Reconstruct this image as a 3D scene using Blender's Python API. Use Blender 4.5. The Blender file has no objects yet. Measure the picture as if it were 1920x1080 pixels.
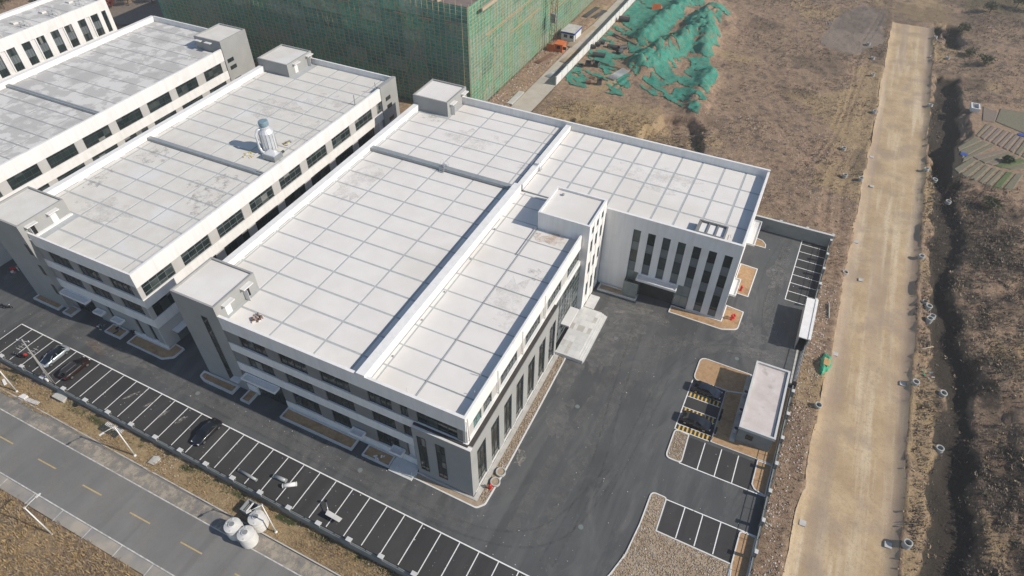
import bpy, math, random
import numpy as np
from mathutils import Vector, Matrix
random.seed(7); rng = np.random.default_rng(11)
SC = bpy.context.scene
COL = SC.collection
rad = math.radians

# ------------------------------------------------------------------ camera
CAM_H = 82.0
HAZE = 0.00043                               # density of the air
def make_camera():
    yaw, pitch, roll, f = 2.01442384, 0.762069691, 0.00654460218, 1223.536
    fw = Vector((math.cos(pitch)*math.cos(yaw), math.cos(pitch)*math.sin(yaw), -math.sin(pitch)))
    rt = Vector((math.sin(yaw), -math.cos(yaw), 0)); up = rt.cross(fw)
    r2 = rt*math.cos(roll)+up*math.sin(roll); u2 = up*math.cos(roll)-rt*math.sin(roll)
    cd = bpy.data.cameras.new('camera'); c = bpy.data.objects.new('camera', cd); COL.objects.link(c)
    m = Matrix((r2, u2, -fw)).transposed().to_4x4(); m.translation = Vector((0, 0, CAM_H))
    c.matrix_world = m
    cd.sensor_width = 36; cd.sensor_fit = 'HORIZONTAL'; cd.lens = f/1920*36
    cd.clip_start = 1; cd.clip_end = 2000
    SC.camera = c
make_camera()
# ------------------------------------------------------------------ light
SUN_EL, SUN_AZ = rad(36.4), rad(7.0)       # azimuth counter-clockwise from +X
w = bpy.data.worlds.new('World'); SC.world = w; w.use_nodes = True
nt = w.node_tree; bg = nt.nodes['Background']
sk = nt.nodes.new('ShaderNodeTexSky'); sk.sky_type = 'NISHITA'; sk.sun_disc = False
sk.sun_elevation = SUN_EL; sk.sun_rotation = rad(90)-SUN_AZ; sk.air_density = 1.0; sk.dust_density = 0.5; sk.ozone_density = 1.6
nt.links.new(sk.outputs[0], bg.inputs[0]); bg.inputs[1].default_value = 0.12
sd = bpy.data.lights.new('sun', 'SUN'); sd.energy = 4.9; sd.angle = rad(0.53); sd.color = (1.0, 0.92, 0.805)
so = bpy.data.objects.new('sun', sd); COL.objects.link(so)
sv = Vector((math.cos(SUN_EL)*math.cos(SUN_AZ), math.cos(SUN_EL)*math.sin(SUN_AZ), math.sin(SUN_EL)))
so.rotation_euler = sv.to_track_quat('Z', 'Y').to_euler(); so.location = (60, 20, 80)
SC.view_settings.view_transform = 'Standard'; SC.view_settings.look = 'None'
SC.view_settings.exposure = 0.05; SC.view_settings.gamma = 1.0; SC.view_settings.use_curve_mapping = False

# ------------------------------------------------------------------ helpers
def wloc(o):
    v = Vector((0, 0, 0))
    while o is not None:
        v = v+o.location; o = o.parent
    return v
def tag(o, label=None, cat=None, group=None, kind=None):
    if label: o['label'] = label
    if cat: o['category'] = cat
    if group: o['group'] = group
    if kind: o['kind'] = kind
    return o
def empty(name, loc, label=None, cat=None, group=None, kind=None, parent=None):
    o = bpy.data.objects.new(name, None); COL.objects.link(o); o.empty_display_size = .3
    o.location = Vector(loc)-wloc(parent); o.parent = parent
    return tag(o, label, cat, group, kind)
def put(name, me, loc, parent=None):
    o = bpy.data.objects.new(name, me); COL.objects.link(o)
    o.location = Vector(loc)-wloc(parent); o.parent = parent
    return o
def mk(name, verts, faces, mat, parent=None, smooth=False):
    """mesh from world coordinates, origin at its base centre"""
    v = np.asarray(verts, float).reshape(-1, 3)
    lo, hi = v.min(0), v.max(0); org = np.array([(lo[0]+hi[0])/2, (lo[1]+hi[1])/2, lo[2]])
    me = bpy.data.meshes.new(name)
    me.from_pydata((v-org).tolist(), [], faces); me.update()
    for m in (mat if isinstance(mat, (list, tuple)) else [mat]): me.materials.append(m)
    if smooth: me.polygons.foreach_set('use_smooth', [True]*len(me.polygons))
    return put(name, me, org, parent)
BF = [(0, 3, 2, 1), (4, 5, 6, 7), (0, 1, 5, 4), (1, 2, 6, 5), (2, 3, 7, 6), (3, 0, 4, 7)]
def bv(x0, x1, y0, y1, z0, z1):
    if x0 > x1: x0, x1 = x1, x0
    if y0 > y1: y0, y1 = y1, y0
    if z0 > z1: z0, z1 = z1, z0
    return [(x0, y0, z0), (x1, y0, z0), (x1, y1, z0), (x0, y1, z0), (x0, y0, z1), (x1, y0, z1), (x1, y1, z1), (x0, y1, z1)]
BOXC = {}
def box(name, x0, x1, y0, y1, z0, z1, mat, parent=None):
    dx, dy, dz = abs(x1-x0), abs(y1-y0), abs(z1-z0)
    key = (round(dx, 3), round(dy, 3), round(dz, 3), mat.name)
    me = BOXC.get(key)
    if me is None:
        me = bpy.data.meshes.new(name); me.from_pydata(bv(-dx/2, dx/2, -dy/2, dy/2, 0, dz), [], BF); me.update()
        me.materials.append(mat); BOXC[key] = me
    return put(name, me, ((x0+x1)/2, (y0+y1)/2, min(z0, z1)), parent)
def boxes(name, lst, mat, parent=None):
    V, F = [], []
    for b in lst:
        n = len(V); V += bv(*b); F += [tuple(i+n for i in f) for f in BF]
    return mk(name, V, F, mat, parent)
def prism(name, pts, z0, z1, mat, parent=None):
    n = len(pts); a = sum(pts[i][0]*pts[(i+1) % n][1]-pts[(i+1) % n][0]*pts[i][1] for i in range(n))
    if a < 0: pts = pts[::-1]
    V = [(p[0], p[1], z0) for p in pts]+[(p[0], p[1], z1) for p in pts]
    F = [tuple(range(n-1, -1, -1)), tuple(range(n, 2*n))]+[(i, (i+1) % n, n+(i+1) % n, n+i) for i in range(n)]
    return mk(name, V, F, mat, parent)
def sheet(name, pts, z, mat, parent=None):
    n = len(pts); a = sum(pts[i][0]*pts[(i+1) % n][1]-pts[(i+1) % n][0]*pts[i][1] for i in range(n))
    if a < 0: pts = pts[::-1]
    return mk(name, [(p[0], p[1], z) for p in pts], [tuple(range(n))], mat, parent)
def ccw(pts):
    n = len(pts); a = sum(pts[i][0]*pts[(i+1) % n][1]-pts[(i+1) % n][0]*pts[i][1] for i in range(n))
    return pts if a > 0 else pts[::-1]
def rounded(pts, r, seg=5):
    """round polygon corners; r a number or one per corner"""
    n = len(pts); out = []
    rs = r if isinstance(r, (list, tuple)) else [r]*n
    for i in range(n):
        p, a, b = Vector(pts[i]), Vector(pts[i-1]), Vector(pts[(i+1) % n])
        if rs[i] <= 0: out.append(tuple(p)); continue
        u, v = (a-p).normalized(), (b-p).normalized()
        ang = u.angle(v); d = min(rs[i]/math.tan(ang/2), (a-p).length*.49, (b-p).length*.49)
        s, e = p+u*d, p+v*d
        for k in range(seg+1):
            t = k/seg; out.append(tuple(s*(1-t)**2+p*2*t*(1-t)+e*t*t))
    return out
def inset(pts, d):
    n = len(pts); out = []
    for i in range(n):
        p, a, b = Vector(pts[i]), Vector(pts[i-1]), Vector(pts[(i+1) % n])
        e1, e2 = (p-a).normalized(), (b-p).normalized()
        n1, n2 = Vector((-e1.y, e1.x)), Vector((-e2.y, e2.x))
        m = (n1+n2); m = m.normalized() if m.length > 1e-6 else n1
        out.append(tuple(p+m*(d/max(.35, m.dot(n1)))))
    return out
def ring(name, outer, inner, z0, z1, mat, parent=None):
    n = len(outer); V = []
    for z in (z0, z1):
        V += [(p[0], p[1], z) for p in outer]+[(p[0], p[1], z) for p in inner]
    F = []
    for i in range(n):
        j = (i+1) % n
        F += [(2*n+i, 2*n+j, 3*n+j, 3*n+i), (i, j, 2*n+j, 2*n+i), (3*n+i, 3*n+j, n+j, n+i), (i, n+i, n+j, j)]
    return mk(name, V, F, mat, parent)
def tube_geo(pts, r, seg=8, cap=True):
    pts = [Vector(p) for p in pts]; V, F = [], []
    for i, p in enumerate(pts):
        d = (pts[min(i+1, len(pts)-1)]-pts[max(i-1, 0)]).normalized()
        a = d.cross(Vector((0, 0, 1))); a = a.normalized() if a.length > 1e-4 else Vector((1, 0, 0))
        b = d.cross(a).normalized(); rr = r[i] if isinstance(r, (list, tuple)) else r
        for k in range(seg):
            t = 2*math.pi*k/seg; V.append(tuple(p+a*math.cos(t)*rr+b*math.sin(t)*rr))
    for i in range(len(pts)-1):
        for k in range(seg):
            q = (k+1) % seg; F.append((i*seg+k, i*seg+q, (i+1)*seg+q, (i+1)*seg+k))
    if cap: F += [tuple(range(seg-1, -1, -1)), tuple(range((len(pts)-1)*seg, len(pts)*seg))]
    return V, F
def tube(name, pts, r, mat, parent=None, seg=8, smooth=True):
    V, F = tube_geo(pts, r, seg); o = mk(name, V, F, mat, parent)
    if smooth:
        for p in o.data.polygons: p.use_smooth = len(p.vertices) == 4
    return o
def tubes(name, lst, mat, parent=None, seg=6):
    V, F = [], []
    for pts, r in lst:
        v, f = tube_geo(pts, r, seg); n = len(V); V += v; F += [tuple(i+n for i in q) for q in f]
    return mk(name, V, F, mat, parent)
def lathe(name, prof, c, mat, parent=None, seg=24, smooth=True):
    """profile (r, z) turned about a vertical axis at c; closed when the first and last radii are 0"""
    V, F = [], []; n = len(prof)
    for r, z in prof:
        for k in range(seg):
            t = 2*math.pi*k/seg; V.append((c[0]+r*math.cos(t), c[1]+r*math.sin(t), c[2]+z))
    for i in range(n-1):
        for k in range(seg):
            q = (k+1) % seg; F.append((i*seg+k, i*seg+q, (i+1)*seg+q, (i+1)*seg+k))
    o = mk(name, V, F, mat, parent)
    if smooth:
        me = o.data; me.polygons.foreach_set('use_smooth', [True]*len(me.polygons))
        try: me.set_sharp_from_angle(angle=rad(35))
        except Exception: pass
    return o
def copy_tree(o, parent=None):
    c = o.copy(); COL.objects.link(c); c.parent = parent
    for ch in o.children: copy_tree(ch, c)
    return c
ORD = ['nearest', 'second', 'third', 'fourth', 'fifth', 'sixth', 'seventh', 'eighth', 'ninth', 'tenth', 'eleventh', 'twelfth', 'thirteenth', 'fourteenth', 'fifteenth', 'sixteenth', 'seventeenth', 'eighteenth', 'nineteenth', 'twentieth', 'twenty-first', 'twenty-second']

# ------------------------------------------------------------------ materials
def mat(name, c1, c2=None, rough=.8, scale=1.0, lo=.35, hi=.65, metal=0.0, spec=.3, bump=0.0, bscale=20.0, detail=6, c3=None, s3=.1, m3=.5, stretch=None, coat=0):
    m = bpy.data.materials.new(name); m.use_nodes = True
    N, L = m.node_tree.nodes, m.node_tree.links; b = N['Principled BSDF']
    b.inputs['Roughness'].default_value = rough; b.inputs['Metallic'].default_value = metal
    b.inputs['Specular IOR Level'].default_value = spec
    if coat: b.inputs['Coat Weight'].default_value = coat
    b.inputs['Base Color'].default_value = (*c1, 1)
    if c2 is None and not bump: return m
    g = N.new('ShaderNodeNewGeometry'); vec = g.outputs['Position']
    if stretch:
        mp = N.new('ShaderNodeMapping'); mp.inputs['Scale'].default_value = stretch; L.new(vec, mp.inputs[0]); vec = mp.outputs[0]
    if c2 is not None:
        n = N.new('ShaderNodeTexNoise'); n.inputs['Scale'].default_value = scale; n.inputs['Detail'].default_value = detail; n.inputs['Roughness'].default_value = .62
        L.new(vec, n.inputs['Vector'])
        r = N.new('ShaderNodeValToRGB'); r.color_ramp.elements[0].position = lo; r.color_ramp.elements[1].position = hi
        r.color_ramp.elements[0].color = (*c1, 1); r.color_ramp.elements[1].color = (*c2, 1)
        L.new(n.outputs['Fac'], r.inputs[0]); out = r.outputs[0]
        if c3 is not None:
            n3 = N.new('ShaderNodeTexNoise'); n3.inputs['Scale'].default_value = s3; n3.inputs['Detail'].default_value = 5
            L.new(g.outputs['Position'], n3.inputs['Vector'])
            mr = N.new('ShaderNodeMapRange'); mr.inputs[1].default_value = m3; mr.inputs[2].default_value = m3+.12
            L.new(n3.outputs['Fac'], mr.inputs[0])
            mx = N.new('ShaderNodeMix'); mx.data_type = 'RGBA'; L.new(mr.outputs[0], mx.inputs[0]); L.new(out, mx.inputs[6]); mx.inputs[7].default_value = (*c3, 1)
            out = mx.outputs[2]
        L.new(out, b.inputs['Base Color'])
    if bump:
        nb = N.new('ShaderNodeTexNoise'); nb.inputs['Scale'].default_value = bscale; nb.inputs['Detail'].default_value = 4
        L.new(g.outputs['Position'], nb.inputs['Vector'])
        bp = N.new('ShaderNodeBump'); bp.inputs['Strength'].default_value = bump; bp.inputs['Distance'].default_value = .05
        L.new(nb.outputs['Fac'], bp.inputs['Height']); L.new(bp.outputs[0], b.inputs['Normal'])
    return m
M = {}
M['roof_new'] = mat('roof_new', (.66, .635, .60), (.705, .68, .645), .85, .35, c3=(.635, .605, .56), s3=.07, m3=.53)
M['roof_used'] = mat('roof_used', (.58, .555, .51), (.64, .62, .575), .88, .4, c3=(.64, .63, .615), s3=.12, m3=.56)
M['roof_worn'] = mat('roof_worn', (.60, .59, .57), (.45, .44, .425), .88, .26, .47, .53, c3=(.42, .41, .395), s3=.11, m3=.545, detail=9)
M['roof_patch'] = mat('roof_patch', (.34, .33, .315), (.52, .51, .49), .9, 1.6, .4, .55)
M['joint'] = mat('joint', (.36, .385, .39), (.43, .45, .45), .9, 1.5)
M['joint_dark'] = mat('joint_dark', (.27, .28, .285), (.36, .365, .365), .9, 1.2)
M['white'] = mat('white_render', (.68, .67, .65), (.75, .74, .725), .75, 1.3, .35, .6, stretch=(1, 1, .07), c3=(.66, .645, .62), s3=.25, m3=.58)
M['offwhite'] = mat('offwhite_render', (.62, .61, .59), (.68, .67, .65), .8, .4)
M['grey'] = mat('grey_render', (.285, .288, .28), (.32, .322, .313), .82, .3)
M['grey_dark'] = mat('grey_dark_render', (.17, .175, .172), (.20, .203, .2), .82, .3)
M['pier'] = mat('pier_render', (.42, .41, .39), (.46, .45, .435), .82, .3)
M['pier_shade'] = mat('pier_shade_grey', (.27, .265, .255), (.31, .305, .295), .82, .3)  # shaded copy of the pier colour, for the front turned from the sun
M['pier_dark'] = mat('pier_deep_shade_grey', (.185, .185, .18), (.22, .22, .213), .82, .3)  # darker shaded copy of the pier colour, for the main front
M['old_concrete'] = mat('old_concrete', (.24, .235, .225), (.31, .305, .29), .9, 1.5)
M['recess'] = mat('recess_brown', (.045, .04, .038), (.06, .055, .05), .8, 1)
M['glass'] = mat('window_glass', (.010, .018, .019), (.028, .040, .040), .07, .55, .4, .7, spec=.5)
M['glass2'] = mat('window_glass_hazy', (.035, .048, .048), (.065, .078, .076), .12, .8, spec=.5); M['blind'] = mat('window_blind', (.16, .165, .155), (.24, .24, .225), .3, 1.2, spec=.4)
M['glass_teal'] = mat('window_glass_teal', (.03, .11, .10), (.06, .16, .15), .08, .8, spec=.5)
M['glass_clear'] = mat('door_glass', (.20, .235, .22), (.28, .30, .27), .1, .5, spec=.5)
M['spandrel'] = mat('spandrel_glass', (.115, .135, .145), (.15, .17, .18), .25, .4, spec=.5)
M['frame'] = mat('window_frame', (.16, .18, .18), rough=.5)
M['frame_dark'] = mat('window_frame_dark', (.045, .055, .055), rough=.5)
M['metal'] = mat('galvanised_metal', (.55, .57, .58), (.65, .66, .67), .35, 1.5, metal=.7)
M['steel'] = mat('steel_grey', (.30, .33, .34), (.36, .38, .39), .45, 1.2, metal=.3)
M['black'] = mat('black_paint', (.012, .012, .013), rough=.4)
M['stain_soil'] = mat('planting_soil', (.33, .205, .105), (.43, .285, .165), .95, 2.2, bump=.6, bscale=9, c3=(.28, .175, .09), s3=.8, m3=.55)
M['gravel'] = mat('gravel_fill', (.28, .215, .15), (.40, .32, .23), .95, 7, .35, .6, bump=.9, bscale=11, c3=(.30, .23, .155), s3=.5, m3=.5)
M['kerb'] = mat('kerb_stone', (.58, .575, .55), (.67, .66, .64), .8, 1.4)
M['granite'] = mat('granite_paving', (.52, .52, .505), (.60, .60, .585), .6, 1.1)
M['concrete'] = mat('concrete', (.40, .385, .355), (.50, .485, .45), .9, .8, c3=(.34, .325, .30), s3=.5, m3=.58)
M['ringmat'] = mat('concrete_ring', (.32, .325, .31), (.42, .425, .40), .9, 2)
M['conc_road'] = mat('concrete_road', (.40, .355, .295), (.46, .42, .36), .92, .35, c3=(.33, .30, .27), s3=.12, m3=.56)
M['paint'] = mat('road_paint', (.66, .655, .64), (.78, .78, .77), .7, 2.5, .3, .6)
M['paint_old'] = mat('road_paint_worn', (.34, .335, .32), (.58, .565, .535), .8, 1.6, .35, .6)
M['paint_yellow'] = mat('road_paint_yellow', (.36, .27, .12), (.50, .385, .19), .8, 1.6, .3, .6)
M['hatch'] = mat('hatch_yellow', (.60, .38, .06), (.68, .45, .09), .7, 3)
M['red'] = mat('hydrant_red', (.55, .03, .025), rough=.45)
M['lamp_white'] = mat('lamp_post_white', (.70, .70, .69), rough=.5)
M['poly'] = mat('tank_plastic', (.56, .55, .52), (.63, .62, .595), .5, 1.5)
M['fence'] = mat('wall_grey_paint', (.20, .215, .212), (.25, .262, .258), .85, .5, c3=(.17, .18, .175), s3=.4, m3=.57)
M['fence_cap'] = mat('wall_coping', (.50, .505, .495), (.57, .57, .56), .85, 1)
M['tyre'] = mat('tyre_rubber', (.014, .014, .014), rough=.85)
M['rim'] = mat('wheel_rim', (.42, .42, .43), rough=.3, metal=.8)
M['carglass'] = mat('car_glass', (.008, .010, .012), rough=.05, spec=.6)
M['car_black'] = mat('car_paint_black', (.010, .011, .014), rough=.18, spec=.5, coat=.6)
M['car_navy'] = mat('car_paint_navy', (.012, .017, .028), rough=.2, spec=.5, coat=.6)
M['car_silver'] = mat('car_paint_silver', (.42, .47, .50), rough=.25, metal=.5, coat=.5)
M['car_maroon'] = mat('car_paint_maroon', (.019, .009, .008), rough=.25, coat=.5)
M['car_darktop'] = mat('car_paint_dark', (.030, .027, .028), rough=.3, coat=.4)
M['lampglass'] = mat('headlamp', (.6, .62, .64), rough=.1)
M['tail'] = mat('tail_lamp', (.25, .01, .01), rough=.2)
M['plasticgreen'] = mat('green_tarpaulin', (.02, .26, .14), (.04, .38, .21), .55, 2.5)
M['board'] = mat('plywood', (.42, .24, .10), (.50, .30, .14), .8, 3)
M['timber'] = mat('timber', (.34, .27, .19), (.44, .36, .27), .85, 4)
M['rust'] = mat('rusty_steel', (.12, .065, .045), (.20, .12, .085), .85, 2)
M['darkpipe'] = mat('dark_steel', (.05, .052, .055), (.08, .08, .082), .6, 2)
M['orange'] = mat('orange_paint', (.50, .11, .03), (.58, .16, .05), .7, 1)
M['blue'] = mat('blue_paint', (.03, .07, .30), rough=.6)
M['brown_deck'] = mat('roof_deck_brown', (.16, .125, .11), (.22, .175, .155), .9, .6)
M['bark'] = mat('bark', (.10, .075, .055), (.15, .115, .09), .9, 6)
M['leaf'] = mat('leaf_green', (.035, .06, .025), (.07, .10, .04), .8, 1.5)
M['leaf_red'] = mat('leaf_red', (.16, .035, .03), (.24, .07, .05), .8, 1.5)
M['leaf_olive'] = mat('leaf_olive', (.075, .08, .04), (.12, .12, .065), .85, 1.5)
M['waste'] = mat('waste_mixed', (.25, .16, .14), (.42, .33, .30), .85, 6, .3, .6)
M['net'] = None
def net_material(name, c1, c2, c3, c4, ks=1.6):
    m = bpy.data.materials.new(name); m.use_nodes = True; N, L = m.node_tree.nodes, m.node_tree.links
    b = N['Principled BSDF']; b.inputs['Roughness'].default_value = .75; b.inputs['Specular IOR Level'].default_value = .1
    g = N.new('ShaderNodeNewGeometry')
    def noise(s, d=5):
        n = N.new('ShaderNodeTexNoise'); n.inputs['Scale'].default_value = s; n.inputs['Detail'].default_value = d; n.inputs['Roughness'].default_value = .7
        L.new(g.outputs['Position'], n.inputs['Vector']); return n.outputs['Fac']
    def ramp(fac, a, b_, lo, hi):
        r = N.new('ShaderNodeValToRGB'); r.color_ramp.elements[0].position = lo; r.color_ramp.elements[1].position = hi
        r.color_ramp.elements[0].color = (*a, 1); r.color_ramp.elements[1].color = (*b_, 1); L.new(fac, r.inputs[0]); return r.outputs[0]
    a = ramp(noise(.5), c1, c2, .38, .62); c = ramp(noise(1.3), c3, c4, .4, .6)
    k = ramp(noise(ks, 9), (0, 0, 0), (1, 1, 1), .46, .60)
    mx = N.new('ShaderNodeMix'); mx.data_type = 'RGBA'; L.new(k, mx.inputs[0]); L.new(a, mx.inputs[6]); L.new(c, mx.inputs[7])
    L.new(mx.outputs[2], b.inputs['Base Color'])
    t = N.new('ShaderNodeBsdfTranslucent'); L.new(mx.outputs[2], t.inputs[0])
    ms = N.new('ShaderNodeMixShader'); ms.inputs[0].default_value = .3
    L.new(b.outputs[0], ms.inputs[1]); L.new(t.outputs[0], ms.inputs[2]); L.new(ms.outputs[0], N['Material Output'].inputs[0])
    return m
M['net'] = net_material('scaffold_net', (.06, .29, .20), (.13, .42, .30), (.34, .41, .28), (.20, .38, .36))
M['net_b'] = net_material('scaffold_net_faded', (.12, .30, .23), (.22, .42, .33), (.42, .43, .33), (.28, .39, .40)); M['net_c'] = net_material('scaffold_net_dark', (.05, .22, .17), (.10, .33, .25), (.26, .33, .25), (.16, .31, .33))
M['dustnet'] = net_material('dust_net', (.02, .28, .21), (.05, .40, .31), (.06, .29, .21), (.30, .27, .18), 2.6)

def asphalt(name, c_dark, c_mid, c_light, dust):
    m = bpy.data.materials.new(name); m.use_nodes = True; N, L = m.node_tree.nodes, m.node_tree.links
    b = N['Principled BSDF']; b.inputs['Roughness'].default_value = .82; b.inputs['Specular IOR Level'].default_value = .25
    g = N.new('ShaderNodeNewGeometry')
    def noise(s, d=5, st=None, ro=.6, dist=0):
        n = N.new('ShaderNodeTexNoise'); n.inputs['Scale'].default_value = s; n.inputs['Detail'].default_value = d; n.inputs['Roughness'].default_value = ro; n.inputs['Distortion'].default_value = dist
        if st:
            mp = N.new('ShaderNodeMapping'); mp.inputs['Scale'].default_value = st; L.new(g.outputs['Position'], mp.inputs[0]); L.new(mp.outputs[0], n.inputs['Vector'])
        else: L.new(g.outputs['Position'], n.inputs['Vector'])
        return n.outputs['Fac']
    def rng_(fac, lo, hi, o0=0, o1=1):
        r = N.new('ShaderNodeMapRange'); r.inputs[1].default_value = lo; r.inputs[2].default_value = hi; r.inputs[3].default_value = o0; r.inputs[4].default_value = o1; L.new(fac, r.inputs[0]); return r.outputs[0]
    def mix(fac, a, c):
        x = N.new('ShaderNodeMix'); x.data_type = 'RGBA'; L.new(fac, x.inputs[0])
        for s, v in ((6, a), (7, c)):
            if isinstance(v, tuple): x.inputs[s].default_value = (*v, 1)
            else: L.new(v, x.inputs[s])
        return x.outputs[2]
    base = mix(rng_(noise(.07, 4), .38, .62), c_dark, c_mid)
    base = mix(rng_(noise(.35, 5, (1.0, .16, 1)), .5, .75, 0, .55), base, c_light)
    base = mix(rng_(noise(.22, 10, (1, .4, 1), .72, 1.2), .50, .74, 0, .6*dust), base, (.165, .162, .156))
    base = mix(rng_(noise(.9, 12, (1, .5, 1), .8, 2.0), .585, .70, 0, .5*dust), base, (.22, .215, .205))
    base = mix(rng_(noise(.10, 4, (3.2, .10, 1), .5), .55, .62, 0, .35*dust), base, c_light)
    base = mix(rng_(noise(.13, 4, (2.6, .12, 1), .5), .56, .64, 0, .45), base, tuple(.75*v for v in c_dark))
    base = mix(rng_(noise(9, 3), .3, .7, 0, .22), base, c_dark)
    L.new(base, b.inputs['Base Color'])
    nb = noise(30, 2); bp = N.new('ShaderNodeBump'); bp.inputs['Strength'].default_value = .25; bp.inputs['Distance'].default_value = .02
    L.new(nb, bp.inputs['Height']); L.new(bp.outputs[0], b.inputs['Normal'])
    return m
M['asphalt'] = asphalt('asphalt_yard', (.066, .069, .072), (.092, .096, .098), (.115, .118, .119), 1.4)
M['asphalt_stall'] = asphalt('asphalt_stall', (.040, .040, .041), (.052, .052, .053), (.06, .06, .06), .25)
M['asphalt_road'] = asphalt('asphalt_road', (.155, .156, .152), (.195, .193, .186), (.225, .218, .205), 1.0)
# ------------------------------------------------------------------ terrain
ZR = -0.6                                   # street level, below the yard
def gz(x, y, z):                            # a point read at yard level, moved to the level z
    k = (CAM_H-z)/CAM_H; return (x*k, y*k)
def vnoise(x, y, s, seed):
    r = np.random.default_rng(seed).random((256, 256))
    u, v = x/s, y/s; i, j = np.floor(u).astype(int), np.floor(v).astype(int); fu, fv = u-i, v-j
    fu, fv = fu*fu*(3-2*fu), fv*fv*(3-2*fv)
    a, b, c, d = r[i % 256, j % 256], r[(i+1) % 256, j % 256], r[i % 256, (j+1) % 256], r[(i+1) % 256, (j+1) % 256]
    return (a*(1-fu)+b*fu)*(1-fv)+(c*(1-fu)+d*fu)*fv-.5
def fbm(x, y, s, seed, o=4):
    t = 0; a = 1
    for k in range(o): t = t+a*vnoise(x+k*17.3, y-k*9.1, s/2**k, seed+k); a *= .55
    return t
def poly_mask(x, y, P):
    m = np.zeros(x.shape, bool); n = len(P)
    for i in range(n):
        (x1, y1), (x2, y2) = P[i], P[(i+1) % n]
        if y1 == y2: continue
        m ^= ((y1 > y) != (y2 > y)) & (x < (x2-x1)*(y-y1)/(y2-y1)+x1)
    return m
def line_dist(x, y, P):
    d = np.full(x.shape, 1e9)
    for (x1, y1), (x2, y2) in zip(P[:-1], P[1:]):
        l2 = (x2-x1)**2+(y2-y1)**2; t = np.clip(((x-x1)*(x2-x1)+(y-y1)*(y2-y1))/l2, 0, 1)
        d = np.minimum(d, np.hypot(x-x1-t*(x2-x1), y-y1-t*(y2-y1)))
    return d
def sm(e0, e1, x):
    t = np.clip((x-e0)/(e1-e0), 0, 1); return t*t*(3-2*t)
ROAD_L = [(19.6, 300), (19.1, 241), (18.8, 200), (18.6, 164), (17.9, 140), (17.5, 113), (17.4, 90), (17.1, 75), (16.6, 60), (15.9, 45), (15.2, 30), (14.5, 10)]
ROAD_R = [(31.2, 300), (30.9, 242), (30.4, 186), (30.1, 151), (29.8, 130), (29.4, 104), (29.2, 80), (28.9, 63), (28.7, 50), (28.5, 30), (28.3, 10)]
def road_x(P, y):
    p = sorted(P, key=lambda q: q[1]); return np.interp(y, [q[1] for q in p], [q[0] for q in p])
PITS = [[(32.3, 206), (36.8, 208), (37.6, 190), (37.6, 169), (37.8, 158), (36.4, 149), (36.4, 141), (36.8, 127), (35.6, 113), (36.4, 97), (38.6, 94), (38.6, 90), (36.8, 85), (37.4, 80), (37.6, 71), (38, 65), (36.8, 57), (35.6, 40), (31.6, 40), (32.3, 59.5), (33.4, 67), (33.2, 77), (34.2, 84), (33.4, 90), (32.4, 97), (31.7, 110), (31.3, 122), (31.4, 134), (33.4, 142), (33.2, 149), (31.6, 154), (31.5, 166), (31.7, 180)],
        [(34.5, 247), (38.5, 247), (38.5, 229), (35.0, 229)], [(32.0, 246), (33.0, 246), (33.2, 236), (32.0, 236)]]
RIDGES = [([(-48.5, 193), (-46.9, 207), (-44, 226), (-39, 234)], 2.7, 3.6), ([(-43, 176), (-39, 189), (-34.8, 200), (-35.2, 213), (-33.5, 222)], 4.0, 4.2),
          ([(-29.6, 191), (-31, 206)], 3.0, 2.6), ([(-24.5, 178), (-24.6, 166), (-22.5, 155)], 1.9, 3.0), ([(-29, 218), (-27, 211)], 1.2, 2.5)]
TRACKS = [([(16.3, 158), (14.5, 148), (13.6, 136), (14.6, 122)], .7), ([(12.5, 150), (10.8, 138), (11.6, 124), (12.8, 117)], .6), ([(-4, 160), (2, 150), (9, 144), (15, 141)], .7), ([(-14, 196), (-6, 186), (4, 182), (11, 184)], .6), ([(55.5, 120), (53, 100), (54.5, 84), (56, 66)], .7), ([(43, 88), (41.5, 76), (42.5, 64)], .6), ([(11.5, 216), (10.6, 205), (11.2, 190), (10.6, 173), (9.5, 158), (7, 146)], .8), ([(14.2, 214), (13.6, 200), (12.3, 182), (11.8, 165)], .7),
          ([(15.5, 247), (13.8, 232), (12.2, 221)], .8), ([(44, 130), (47, 112), (50, 96), (52, 84), (53, 70)], .8), ([(40.5, 128), (44, 106), (47, 90), (48.5, 75)], .7),
          ([(45, 72), (42.5, 62), (40, 50)], .9), ([(20, 252), (27, 253), (34, 250), (41, 246), (46, 240)], 1.0), ([(-45, 190), (-42, 180), (-44, 170), (-46, 160)], 1.3), ([(38, 262), (44, 268), (52, 275)], 1.0)]
def pit_field(x, y):
    t = np.zeros(x.shape)
    wx, wy = x+2.2*fbm(x, y, 4.5, 90, 5), y+2.2*fbm(x, y, 4.5, 95, 5)
    for P in PITS:
        m = poly_mask(wx, wy, P)
        loop = P+[P[0]]; d = line_dist(wx, wy, loop); sd_ = np.where(m, d, -d); t = np.maximum(t, sm(-1.3, 1.0, sd_))
    return t
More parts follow.
